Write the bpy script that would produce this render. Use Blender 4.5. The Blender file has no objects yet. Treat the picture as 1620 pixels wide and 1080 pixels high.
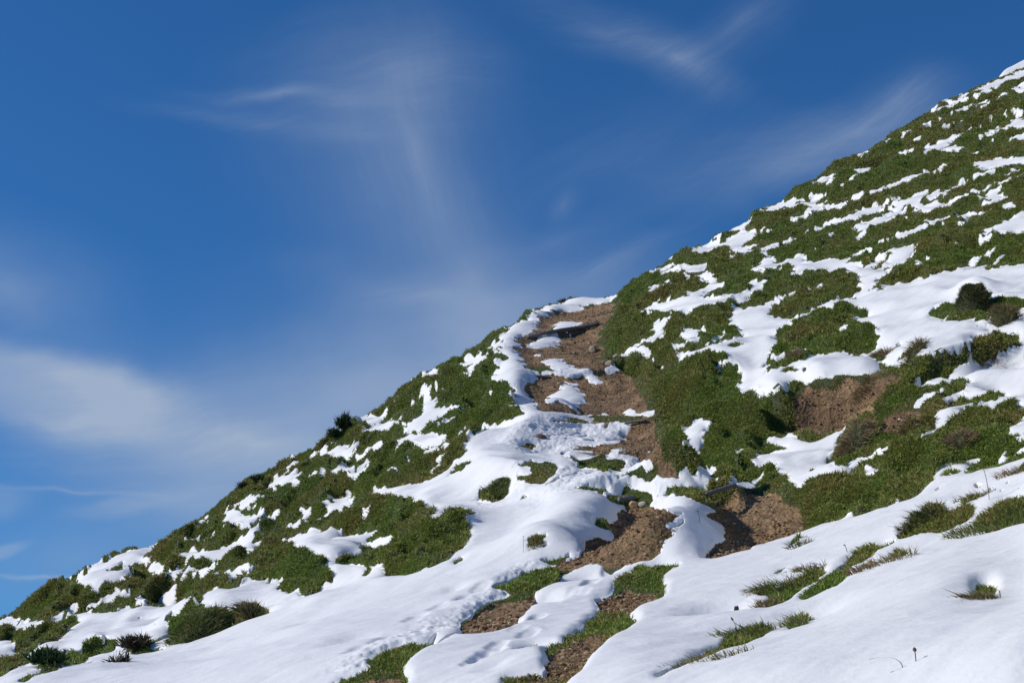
import bpy, math
import numpy as np
R = math.radians
sc = bpy.context.scene
COL = sc.collection

# ------------------------------------------------------------------ camera
PITCH = math.atan(460/2250.0)
cam_d = bpy.data.cameras.new('camera'); cam = bpy.data.objects.new('camera', cam_d); COL.objects.link(cam)
cam_d.sensor_width = 36; cam_d.lens = 50; cam_d.clip_start = 0.05; cam_d.clip_end = 20000
cam.location = (0, 0, 0); cam.rotation_euler = (math.pi/2 + PITCH, 0, 0)
sc.camera = cam

# ------------------------------------------------------------------ sun, exposure
SUN_TO = np.array([-0.85, -0.04, 0.53]); SUN_TO /= np.linalg.norm(SUN_TO)
sd = bpy.data.lights.new('sun', 'SUN'); sd.energy = 4.3; sd.angle = R(0.53); sd.color = (1.0, 0.955, 0.89)
sun = bpy.data.objects.new('sun', sd); COL.objects.link(sun)
from mathutils import Vector
sun.rotation_euler = Vector(SUN_TO).to_track_quat('Z', 'Y').to_euler()
sc.view_settings.view_transform = 'Standard'; sc.view_settings.look = 'None'
sc.view_settings.exposure = -0.12; sc.view_settings.gamma = 1.0

def px_uv(px, py):
    sx = (px-810)/2250.0; sy = (540-py)/2250.0
    d = math.cos(PITCH) - sy*math.sin(PITCH)
    return sx/d, (math.sin(PITCH)+sy*math.cos(PITCH))/d

# ------------------------------------------------------------------ sky with high cirrus
world = bpy.data.worlds.new('World'); sc.world = world; world.use_nodes = True
wn = world.node_tree.nodes; wl = world.node_tree.links; wn.clear()
def WN(t, **k):
    n = wn.new(t)
    for a, b in k.items(): setattr(n, a, b)
    return n
def wmath(op, a, b=None, clamp=False):
    n = WN('ShaderNodeMath', operation=op, use_clamp=clamp)
    for i, s in enumerate((a, b)):
        if s is None: continue
        if isinstance(s, (int, float)): n.inputs[i].default_value = s
        else: wl.new(s, n.inputs[i])
    return n.outputs[0]
out = WN('ShaderNodeOutputWorld'); bg = WN('ShaderNodeBackground')
bg.inputs['Strength'].default_value = 0.10
sky = WN('ShaderNodeTexSky', sky_type='NISHITA'); sky.sun_disc = False
sky.sun_elevation = math.asin(SUN_TO[2]); sky.sun_rotation = math.atan2(SUN_TO[0], SUN_TO[1])
sky.altitude = 1800; sky.air_density = 1.0; sky.dust_density = 0.3; sky.ozone_density = 3.0
hsv = WN('ShaderNodeHueSaturation'); hsv.inputs['Saturation'].default_value = 1.18; hsv.inputs['Value'].default_value = 1.0
wl.new(sky.outputs[0], hsv.inputs['Color'])
tc = WN('ShaderNodeTexCoord'); sp = WN('ShaderNodeSeparateXYZ'); wl.new(tc.outputs['Generated'], sp.inputs[0])
lift = WN('ShaderNodeVectorMath', operation='MULTIPLY_ADD'); wl.new(tc.outputs['Generated'], lift.inputs[0])   # clear mountain air: less glow at the horizon
lift.inputs[1].default_value = (1, 1, .72); lift.inputs[2].default_value = (0, 0, .13); wl.new(lift.outputs[0], sky.inputs['Vector'])
# clouds live on a flat layer of directions (azimuth tangent, elevation tangent) to the north
ysafe = wmath('MAXIMUM', sp.outputs[1], 0.05)
cu = wmath('DIVIDE', sp.outputs[0], ysafe); cv = wmath('DIVIDE', sp.outputs[2], ysafe)
cx = WN('ShaderNodeCombineXYZ'); wl.new(cu, cx.inputs[0]); wl.new(cv, cx.inputs[1])
warp = WN('ShaderNodeTexNoise'); warp.inputs['Scale'].default_value = 5.0; warp.inputs['Detail'].default_value = 5
wl.new(cx.outputs[0], warp.inputs['Vector'])
wsub = WN('ShaderNodeVectorMath', operation='SUBTRACT'); wl.new(warp.outputs['Color'], wsub.inputs[0]); wsub.inputs[1].default_value = (.5, .5, .5)
wsc = WN('ShaderNodeVectorMath', operation='SCALE'); wl.new(wsub.outputs[0], wsc.inputs[0]); wsc.inputs['Scale'].default_value = 0.07
wad = WN('ShaderNodeVectorMath', operation='ADD'); wl.new(cx.outputs[0], wad.inputs[0]); wl.new(wsc.outputs[0], wad.inputs[1])
CV = wad.outputs[0]
def fibre(angle, sx, sy, detail=6, rough=.6, seed=0.0):
    m = WN('ShaderNodeMapping', vector_type='TEXTURE'); m.inputs['Rotation'].default_value = (0, 0, R(angle)); m.inputs['Scale'].default_value = (sx, sy, 1)
    m.inputs['Location'].default_value = (seed, seed*.7, 0)
    wl.new(CV, m.inputs['Vector'])
    n = WN('ShaderNodeTexNoise'); n.inputs['Scale'].default_value = 1.0; n.inputs['Detail'].default_value = detail; n.inputs['Roughness'].default_value = rough
    wl.new(m.outputs[0], n.inputs['Vector'])
    r = WN('ShaderNodeMapRange', interpolation_type='SMOOTHSTEP'); r.inputs['From Min'].default_value = .36; r.inputs['From Max'].default_value = .72
    wl.new(n.outputs['Fac'], r.inputs['Value'])
    return r.outputs[0]
fib = {'h': fibre(6, .26, .03, 8, .66), 'd': fibre(34, .24, .028, 8, .66, seed=3.1), 'v': fibre(-72, .22, .03, 8, .68, seed=7.7), 's': fibre(10, .22, .12, 5, .5, seed=5.2)}
# (px, py, half width px, half height px, tilt deg, strength, fibre kind, floor)
CLOUDS = [      # last value: how sharp the rim is, 0 soft .. 1 crisp
 (90, 620, 320, 100, -9, .66, 's', .5, .45), (60, 650, 420, 40, -8, .25, 'h', .2, 0), (170, 600, 190, 45, -14, .2, 'h', .4, .3), (60, 590, 330, 70, -10, .30, 'h', .6, .3), (260, 690, 380, 130, -18, .30, 's', .7, 0),
 (430, 765, 320, 130, 4, .38, 's', .5, .2), (560, 650, 520, 270, 14, .50, 's', .5, 0), (420, 700, 360, 40, -20, .3, 'h', .1, 0), (760, 560, 320, 180, 20, .46, 's', .65, 0), (330, 690, 420, 150, -10, .26, 'h', .5, 0), (180, 745, 300, 90, -12, .25, 'h', .4, 0),
 (10, 460, 240, 120, -25, .52, 's', .4, 0), (0, 795, 100, 46, 8, .34, 's', .5, .3), (210, 790, 150, 26, 14, .22, 'h', .5, .3),
 (655, 240, 180, 330, 12, .24, 'v', .65, 0), (560, 190, 260, 200, 0, .14, 's', .6, 0), (660, 210, 60, 170, 8, .09, 'v', .6, 0), (700, 330, 70, 150, 16, .08, 'v', .6, 0), (745, 450, 120, 190, 14, .24, 's', .6, 0),
 (610, 120, 260, 110, -6, .26, 'h', .3, 0), (460, 150, 210, 22, -4, .34, 'h', .3, 0), (420, 190, 260, 30, -8, .20, 'h', .2, 0),
 (600, 300, 260, 300, 30, .10, 's', .35, 0), (620, 470, 220, 60, -14, .26, 'h', .5, 0), (820, 480, 170, 120, 0, .18, 's', .7, 0),
 (1070, 90, 150, 56, -30, .34, 'd', .35, 0), (960, 45, 200, 60, -10, .24, 'h', .3, 0), (1180, 35, 150, 60, 34, .20, 'd', .4, 0),
 (1350, 205, 240, 70, 26, .42, 'd', .5, 0), (1420, 150, 120, 66, 30, .26, 'd', .4, 0), (1230, 250, 280, 80, 10, .30, 'h', .5, 0), (950, 470, 220, 90, 20, .24, 's', .5, 0),
 (905, 322, 34, 24, 50, .24, 'd', .5, 0), (950, 420, 200, 44, 26, .22, 'd', .3, 0), (900, 375, 150, 40, 20, .12, 'h', .4, 0),
 (14, 875, 60, 16, 24, .34, 'd', .5, .3), (60, 916, 130, 6, 2, .45, 'h', .7, 0), (120, 772, 190, 6, -1, .28, 'h', .7, 0),
 (120, 880, 320, 120, 10, .28, 's', .75, 0), (1000, 250, 330, 140, 15, .12, 'd', .4, 0),
]
tot = None
for (px, py, hw, hh, tilt, st, fk, fl, crisp) in CLOUDS:
    u, v = px_uv(px, py)
    m = WN('ShaderNodeMapping', vector_type='TEXTURE'); m.inputs['Location'].default_value = (u, v, 0)
    m.inputs['Rotation'].default_value = (0, 0, R(tilt)); m.inputs['Scale'].default_value = (hw/2250*1.35, hh/2250*1.35, 1)
    wl.new(CV, m.inputs['Vector'])
    g = WN('ShaderNodeTexGradient', gradient_type='QUADRATIC_SPHERE'); wl.new(m.outputs[0], g.inputs[0])
    gf = g.outputs['Fac']
    if crisp:
        mr = WN('ShaderNodeMapRange', interpolation_type='SMOOTHSTEP'); mr.inputs['From Min'].default_value = .04+.08*crisp; mr.inputs['From Max'].default_value = .75-.5*crisp
        wl.new(gf, mr.inputs['Value']); gf = mr.outputs[0]
    f = wmath('ADD', wmath('MULTIPLY', fib[fk], 1-fl), fl)
    c = wmath('MULTIPLY', wmath('MULTIPLY', gf, f), st)
    tot = c if tot is None else wmath('ADD', tot, c)
front = WN('ShaderNodeMapRange'); front.inputs['From Min'].default_value = .1; front.inputs['From Max'].default_value = .4; wl.new(sp.outputs[1], front.inputs['Value'])
tot = wmath('MULTIPLY', tot, front.outputs[0])
tot = wmath('MINIMUM', tot, .85)
mx = WN('ShaderNodeMix', data_type='RGBA'); wl.new(tot, mx.inputs['Factor'])
grade = WN('ShaderNodeMix', data_type='RGBA', blend_type='MULTIPLY'); grade.inputs['Factor'].default_value = 1.0
wl.new(hsv.outputs[0], grade.inputs['A'])
SKY_TINT = grade.inputs['B']; SKY_TINT.default_value = (.50, .88, 1.14, 1)
wl.new(grade.outputs['Result'], mx.inputs['A']); mx.inputs['B'].default_value = (4.25, 5.15, 6.6, 1)
wl.new(mx.outputs['Result'], bg.inputs['Color']); wl.new(bg.outputs[0], out.inputs[0])

# ------------------------------------------------------------------ helpers
rng = np.random.default_rng(11)
TAB = np.random.default_rng(5).random((512, 512)).astype(np.float32)
def vnoise(x, y):
    xi = np.floor(x).astype(np.int64); yi = np.floor(y).astype(np.int64)
    fx = (x-xi); fy = (y-yi); fx = fx*fx*fx*(fx*(fx*6-15)+10); fy = fy*fy*fy*(fy*(fy*6-15)+10)
    x0 = xi & 511; x1 = (xi+1) & 511; y0 = yi & 511; y1 = (yi+1) & 511
    a = TAB[y0, x0]; b = TAB[y0, x1]; c = TAB[y1, x0]; d = TAB[y1, x1]
    return (a*(1-fx)+b*fx)*(1-fy) + (c*(1-fx)+d*fx)*fy
def fbm(x, y, oct=4, gain=.5):
    s = 0; a = 1; t = 0
    for o in range(oct):
        cs, sn = math.cos(.6+o*1.1), math.sin(.6+o*1.1)
        s = s + a*(vnoise((x*cs-y*sn)*2**o+o*17.3, (x*sn+y*cs)*2**o+o*9.1)*2-1); t += a; a *= gain
    return s/t
def sstep(a, b, x):
    t = np.clip((x-a)/(b-a), 0, 1); return t*t*(3-2*t)
def box1(a, r, axis):
    if r < 1: return a
    a = np.moveaxis(a, axis, 0); n = a.shape[0]
    p = np.concatenate([np.repeat(a[:1], r+1, 0), a, np.repeat(a[-1:], r, 0)], 0)
    c = np.cumsum(p, 0, dtype=np.float64); o = (c[2*r+1:2*r+1+n]-c[:n])/(2*r+1)
    return np.moveaxis(o, 0, axis)
def blur(a, ru, ry):
    for _ in range(2): a = box1(box1(a, ru, 1), ry, 0)
    return a
def set_props(o, label=None, cat=None, group=None, kind=None):
    if label: o['label'] = label
    if cat: o['category'] = cat
    if group: o['group'] = group
    if kind: o['kind'] = kind
    return o
def mesh_np(name, verts, faces, mat, parent=None, smooth=True, col=None):
    """verts (n,3), faces (m,k) with constant k"""
    verts = np.asarray(verts, np.float32); faces = np.asarray(faces, np.int32); k = faces.shape[1]
    me = bpy.data.meshes.new(name)
    me.vertices.add(len(verts)); me.vertices.foreach_set('co', verts.ravel())
    me.loops.add(faces.size); me.loops.foreach_set('vertex_index', faces.ravel())
    me.polygons.add(len(faces)); me.polygons.foreach_set('loop_start', np.arange(0, faces.size, k, dtype=np.int32))
    me.polygons.foreach_set('use_smooth', np.full(len(faces), smooth))
    if col is not None:
        at = me.color_attributes.new('Tint', 'FLOAT_COLOR', 'POINT')
        c4 = np.ones((len(verts), 4), np.float32); c4[:, :3] = col; at.data.foreach_set('color', c4.ravel())
    me.update(calc_edges=True); me.validate()
    me.materials.append(mat)
    o = bpy.data.objects.new(name, me); COL.objects.link(o)
    if parent: o.parent = parent
    return o

# ------------------------------------------------------------------ hillside shape
# (px, py, distance m): points of the ground seen in the view, the distance judged by eye
GP = [(0,1080,8),(200,1080,7.2),(400,1080,6.2),(600,1080,5.5),(810,1080,5),(1000,1080,4.6),(1200,1080,4.2),(1420,1080,3.8),(1620,1080,3.4),
(0,1040,11.5),(100,1025,11.5),(200,985,13),(300,950,13),(400,905,13),(500,860,13.2),(600,810,13.6),(700,755,14),
(100,1060,9.6),(300,1012,9.6),(430,965,9.6),(560,915,9.6),(680,893,9.1),(760,893,8.6),(520,1000,7.4),(300,1050,8),(650,970,7.5),
(750,860,9.8),(650,860,10.6),(800,800,11.3),(880,760,12),(750,730,13.2),(700,690,16),(600,750,16),(500,790,16.5),(350,860,16.5),(200,925,16.5),(100,975,15.5),(30,1005,14.5),
(750,660,17),(700,620,20),(600,690,20),(500,740,19.5),(780,600,19.5),(770,550,23.5),
(960,860,8.9),(1030,830,9.7),(990,800,10.8),(1200,860,8.5),(1150,800,10.2),(880,1000,6.2),(1000,950,6.9),(900,905,7.9),(1060,900,7.7),(800,960,7),(1060,775,11.6),(960,770,11.8),
(900,735,13),(900,700,14.4),(1010,720,13.6),(830,700,14),(980,660,16.4),(880,655,16.6),(900,610,18.6),(960,600,19),(900,570,20.6),(900,525,24),(870,500,27),(930,495,28),
(950,560,22),(1000,610,18.6),(1035,680,15.2),(1070,745,13),(1180,780,11),(1270,825,9.2),(1340,815,8.6),(1430,795,8.2),(1470,765,8.6),
(1040,590,17.4),(1090,600,16),(1100,660,14.6),(1160,720,12.6),(1160,640,14.4),(1010,530,21),(985,500,24.5),(1060,540,19.5),
(1250,720,11.9),(1350,715,11.4),(1300,765,10.4),(1400,740,10.2),(1270,690,12.4),(1320,650,12.9),(1300,600,14),(1200,600,15.2),(1400,575,14),(1550,530,14),(1620,515,14),
(1400,620,12.6),(1480,590,13),(1500,650,11.6),(1620,600,12.2),(1540,700,9.9),(1620,690,9.6),(1480,700,10.6),
(1150,530,18.6),(1100,480,21),(1300,500,18),(1450,480,16.6),(1620,430,17),(1000,470,26),(1080,440,25),(1200,420,24),(1320,420,22),(1450,390,21),(1620,330,21.5),
(1130,400,29),(1300,330,29),(1450,260,30),(1540,210,32),(1620,200,30.5),
(1300,900,6.6),(1440,840,7),(1560,800,7.2),(1620,850,6),(1500,930,5.1),(1620,960,4.6),(1300,1000,5.1),(1100,970,6),(1150,1040,4.9)]
SKY = [(-120,1050,17.5),(0,981,18),(60,941,18.5),(130,901,19),(240,864,19.5),(330,812,20),(430,746,21),(540,679,22),(620,629,23),(700,572,24.5),(800,518,27.5),(850,488,29.5),(915,471,31),(975,468,31),
(1003,441,28.5),(1062,405,30),(1130,372,31.5),(1250,303,33),(1322,255,34),(1400,219,35),(1485,163,36.5),(1620,110,38),(1750,50,39)]
pts = []
for (px, py, D) in GP:
    u, v = px_uv(px, py); pts.append((u, math.log(D), v))
for (px, py, D) in SKY:
    u, v = px_uv(px, py); pts += [(u, math.log(D), v), (u, math.log(D*1.22), v-.022), (u, math.log(D*1.6), v-.09), (u, math.log(D*2.6), v-.32)]
for u in (-.7, -.4, 0, .4, .7):                    # the ground round the photographer's feet and outside the view
    for y in (.9, 1.6, 2.4): pts.append((u, math.log(y), (-1.6+.42*u*y+.16*y)/y))
for (u, y, v) in ((-.62,5,-.40),(-.7,10,-.27),(-.62,18,-.13),(-.75,32,-.2),(-.75,70,-.6),(.62,5,.27),(.62,9,.36),(.66,16,.45),(.7,28,.56),(.72,42,.60),(.75,80,.30)):
    pts.append((u, math.log(y), v))
P = np.array(pts); 
def tps(d2): return np.where(d2 > 1e-12, d2*np.log(np.maximum(d2, 1e-12)), 0)
su, sl = 1.0, .42                                    # relative scale of the two axes
Q = np.c_[P[:, 0]*su, P[:, 1]*sl]
n = len(Q); d2 = ((Q[:, None]-Q[None])**2).sum(-1)
A = np.zeros((n+3, n+3)); A[:n, :n] = tps(d2)+np.eye(n)*3e-5; A[:n, n] = 1; A[:n, n+1:] = Q; A[n:, :n] = A[:n, n:].T
wts = np.linalg.solve(A, np.r_[P[:, 2], 0, 0, 0])
def uneven(spec):
    return np.concatenate([np.linspace(a, b, k, endpoint=False) for a, b, k in spec] + [[spec[-1][1]]])
US = uneven([(-.85, -.42, 70), (-.42, .42, 1560), (.42, .85, 70)])
LS = uneven([(math.log(.8), math.log(3.1), 60), (math.log(3.1), math.log(8), 560), (math.log(8), math.log(40), 1320), (math.log(40), math.log(95), 60)])
NU, NL = len(US), len(LS)
cu_, cl_ = np.linspace(-.85, .85, 260), np.linspace(LS[0], LS[-1], 260)
CU, CL = np.meshgrid(cu_*su, cl_*sl)
Vc = wts[n] + wts[n+1]*CU + wts[n+2]*CL
for i in range(n): Vc += wts[i]*tps((CU-Q[i, 0])**2+(CL-Q[i, 1])**2)
def cubic(src, dst):
    h = src[1]-src[0]; t = (dst-src[0])/h; i = np.clip(np.floor(t).astype(int), 1, len(src)-3); f = t-i
    M = np.zeros((len(dst), len(src))); r = np.arange(len(dst))
    M[r, i-1] = -.5*f+f*f-.5*f**3; M[r, i] = 1-2.5*f*f+1.5*f**3; M[r, i+1] = .5*f+2*f*f-1.5*f**3; M[r, i+2] = -.5*f*f+.5*f**3
    return M
V = cubic(cl_, LS) @ Vc @ cubic(cu_, US).T
U, L = np.meshgrid(US, LS); Y = np.exp(L); X = U*Y
Z = V*Y
# ridge line: fit the crest to the outline of the hill
SKL = [(-50,1008),(0,981),(15,977),(27,970),(45,955),(70,930),(90,919),(105,920),(120,912),(145,893),(185,877),(225,867),(250,862),(265,850),(285,843),(300,833),(325,815),(345,803),(360,790),(385,765),(410,755),(435,745),(460,724),(480,718),(500,708),(515,695),(530,683),(545,678),(560,661),(580,657),(600,648),(625,625),(650,605),(668,590),(690,582),(700,574),(715,568),(730,567),(745,555),(765,545),(780,527),(795,520),(802,520),(825,510),(828,497),(845,490),(870,482),(893,478),(905,473),(915,470),(940,472),(977,468),(985,457),(1003,443),(1020,434),(1050,421),(1062,407),(1090,392),(1097,393),(1120,387),(1130,374),(1150,368),(1165,360),(1185,350),(1190,337),(1210,329),(1235,322),(1250,307),(1258,297),(1290,286),(1310,267),(1322,257),(1340,251),(1375,239),(1400,222),(1410,213),(1450,191),(1475,176),(1485,164),(1500,160),(1520,150),(1545,140),(1580,125),(1620,110),(1720,65)]
skuv = np.array([px_uv(a, b) for a, b in SKL])
tv = np.interp(US, skuv[:, 0], skuv[:, 1])
inr = sstep(-.44, -.385, US)*(1-sstep(.385, .44, US))
def fit_crest(Z, k, width):
    Vv = Z/Y; sel = (LS > math.log(12)) & (LS < math.log(60))
    vm = np.where(sel[:, None], Vv, -9); j = vm.argmax(0); vmax = vm.max(0); lc = LS[j]
    corr = (tv-vmax)*inr
    if k: 
        cs = np.convolve(np.pad(corr, k, mode='edge'), np.ones(2*k+1)/(2*k+1), 'valid'); corr = cs
        lc = np.convolve(np.pad(lc, 12, mode='edge'), np.ones(25)/25, 'valid')
    w = np.exp(-((L-lc[None])/width)**2)
    return Z + corr[None]*Y*w

def cast_grid(Z):
    return np.maximum.accumulate(Z/Y, axis=0)
def cast(CM, u, v, j0=None):
    j = int(np.clip(np.searchsorted(US, u), 1, NU-1)); t = (u-US[j-1])/(US[j]-US[j-1])
    c = CM[:, j] if t > .5 else CM[:, j-1]
    vm = c[-1]
    if v >= vm: v = vm-1e-4
    i = int(np.clip(np.searchsorted(c, v), 1, NL-1)); a, b = c[i-1], c[i]
    l = LS[i-1] + (LS[i]-LS[i-1])*(0 if b <= a else (v-a)/(b-a))
    return l
def ground_at(x, y, Zg):
    u = x/y; l = math.log(y); j = int(np.clip(np.searchsorted(US, u), 1, NU-1)); i = int(np.clip(np.searchsorted(LS, l), 1, NL-1))
    fu = (u-US[j-1])/(US[j]-US[j-1]); fl = (l-LS[i-1])/(LS[i]-LS[i-1])
    return (Zg[i-1, j-1]*(1-fu)+Zg[i-1, j]*fu)*(1-fl)+(Zg[i, j-1]*(1-fu)+Zg[i, j]*fu)*fl
Z = fit_crest(Z, 20, .35)
CM0 = cast_grid(Z)
def wp(px, py, CM):
    u, v = px_uv(px, py); y = math.exp(cast(CM, u, v)); return np.array([u*y, y])
def poly_dist(pl):
    """distance of every grid point near the line (x,y), and side; window only"""
    pl = np.array(pl)
    D = np.full(Z.shape, 9.0)
    mrg = 1.6
    uu = pl[:, 0]/pl[:, 1]
    rows = np.where((np.exp(LS) > pl[:, 1].min()-mrg) & (np.exp(LS) < pl[:, 1].max()+mrg))[0]
    cols = np.where((US > uu.min()-mrg/pl[:, 1].min()) & (US < uu.max()+mrg/pl[:, 1].min()))[0]
    s = np.s_[rows[0]:rows[-1]+1, cols[0]:cols[-1]+1]
    xx, yy = X[s], Y[s]; d = np.full(xx.shape, 9.0)
    for a, b in zip(pl[:-1], pl[1:]):
        ab = b-a; t = np.clip(((xx-a[0])*ab[0]+(yy-a[1])*ab[1])/(ab@ab+1e-9), 0, 1)
        d = np.minimum(d, np.hypot(xx-a[0]-t*ab[0], yy-a[1]-t*ab[1]))
    return s, d
# ridges and hollows: line in the view, height m, radius m
RIDGES = [([(1058,800),(1085,822),(1092,850),(1072,876),(1035,888)], .27, .25), ([(1040,795),(1075,800)], .12, .2),
 ([(800,750),(870,785),(925,815),(930,835),(905,860),(870,880)], .20, .34), ([(985,745),(1020,738),(1040,752)], .09, .22),
 ([(760,700),(800,688),(835,672),(870,660)], .16, .34), ([(790,640),(815,600),(800,570),(808,545),(835,515),(880,487)], .16, .26),
 
 ([(1275,650),(1292,636),(1335,628)], -.60, .33), ([(1330,660),(1350,640)], -.12, .4), ([(1390,660),(1440,660)], -.08, .2),
 ([(960,870),(1010,850),(1040,820)], -.12, .32), ([(1150,850),(1200,830)], -.10, .45), ([(1120,860),(1140,840)], -.10, .25),
 ([(825,745),(850,752)], -.20, .24), ([(840,705),(870,700)], -.16, .30), ([(560,885),(590,878)], -.22, .25),
 ([(845,620),(850,640)], -.08, .25),
 ([(740,985),(800,950),(850,905)], -.02, .16), 
 ([(1100,600),(1140,590)], .16, .5), ([(1060,560),(1100,575)], .12, .4), ([(970,510),(975,540)], .15, .4), ([(1130,660),(1150,640)], .1, .35),
 ([(660,870),(700,850)], .12, .4), ([(480,900),(500,905)], .12, .4), ([(310,975),(330,985)], .14, .3), ([(1540,470),(1545,475)], .16, .24),
 ([(785,783),(790,783)], .06, .2), ([(80,945),(110,940)], .15, .5), ([(1500,720),(1560,710)], .1, .4), ([(1300,780),(1380,760)], .08, .4),
 ([(1590,815),(1620,805)], .08, .3), ([(1220,560),(1300,530)], .1, .5), ([(1480,840),(1520,820)], .05, .2)]
for pl, h, r in RIDGES:
    s, d = poly_dist([wp(a, b, CM0) for a, b in pl])
    Z[s] += h*np.exp(-(d/r)**2)
# risers of the path steps: line in the view, height m
STEPS = [([(1215,642),(1280,632),(1340,620),(1390,612),(1430,602),(1480,585),(1560,562),(1625,548)], .17), ([(835,540),(880,534),(945,522)], .10), ([(845,598),(900,600),(965,592)], .07), ([(868,682),(920,686),(1030,682)], .10),
         ([(890,743),(960,743),(1040,752)], .05), ([(930,812),(1000,806),(1060,803),(1170,804)], .11)]
for pl, h in STEPS:
    pw = np.array([wp(a, b, CM0) for a, b in pl]); uu = pw[:, 0]/pw[:, 1]
    ln = np.interp(U, uu, pw[:, 1]); sd_ = Y-ln
    wu = sstep(uu[0]-.012, uu[0]+.008, U)*(1-sstep(uu[-1]-.008, uu[-1]+.015, U))
    Z += wu*h*(sstep(-.04, .05, sd_)*np.exp(-np.maximum(sd_, 0)/1.9)) - wu*(h*.35 if len(pl) < 6 else .20)*np.exp(-((sd_+.25)/.25)**2)
Z = fit_crest(Z, 3, .09)
CM = cast_grid(Z)
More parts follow.
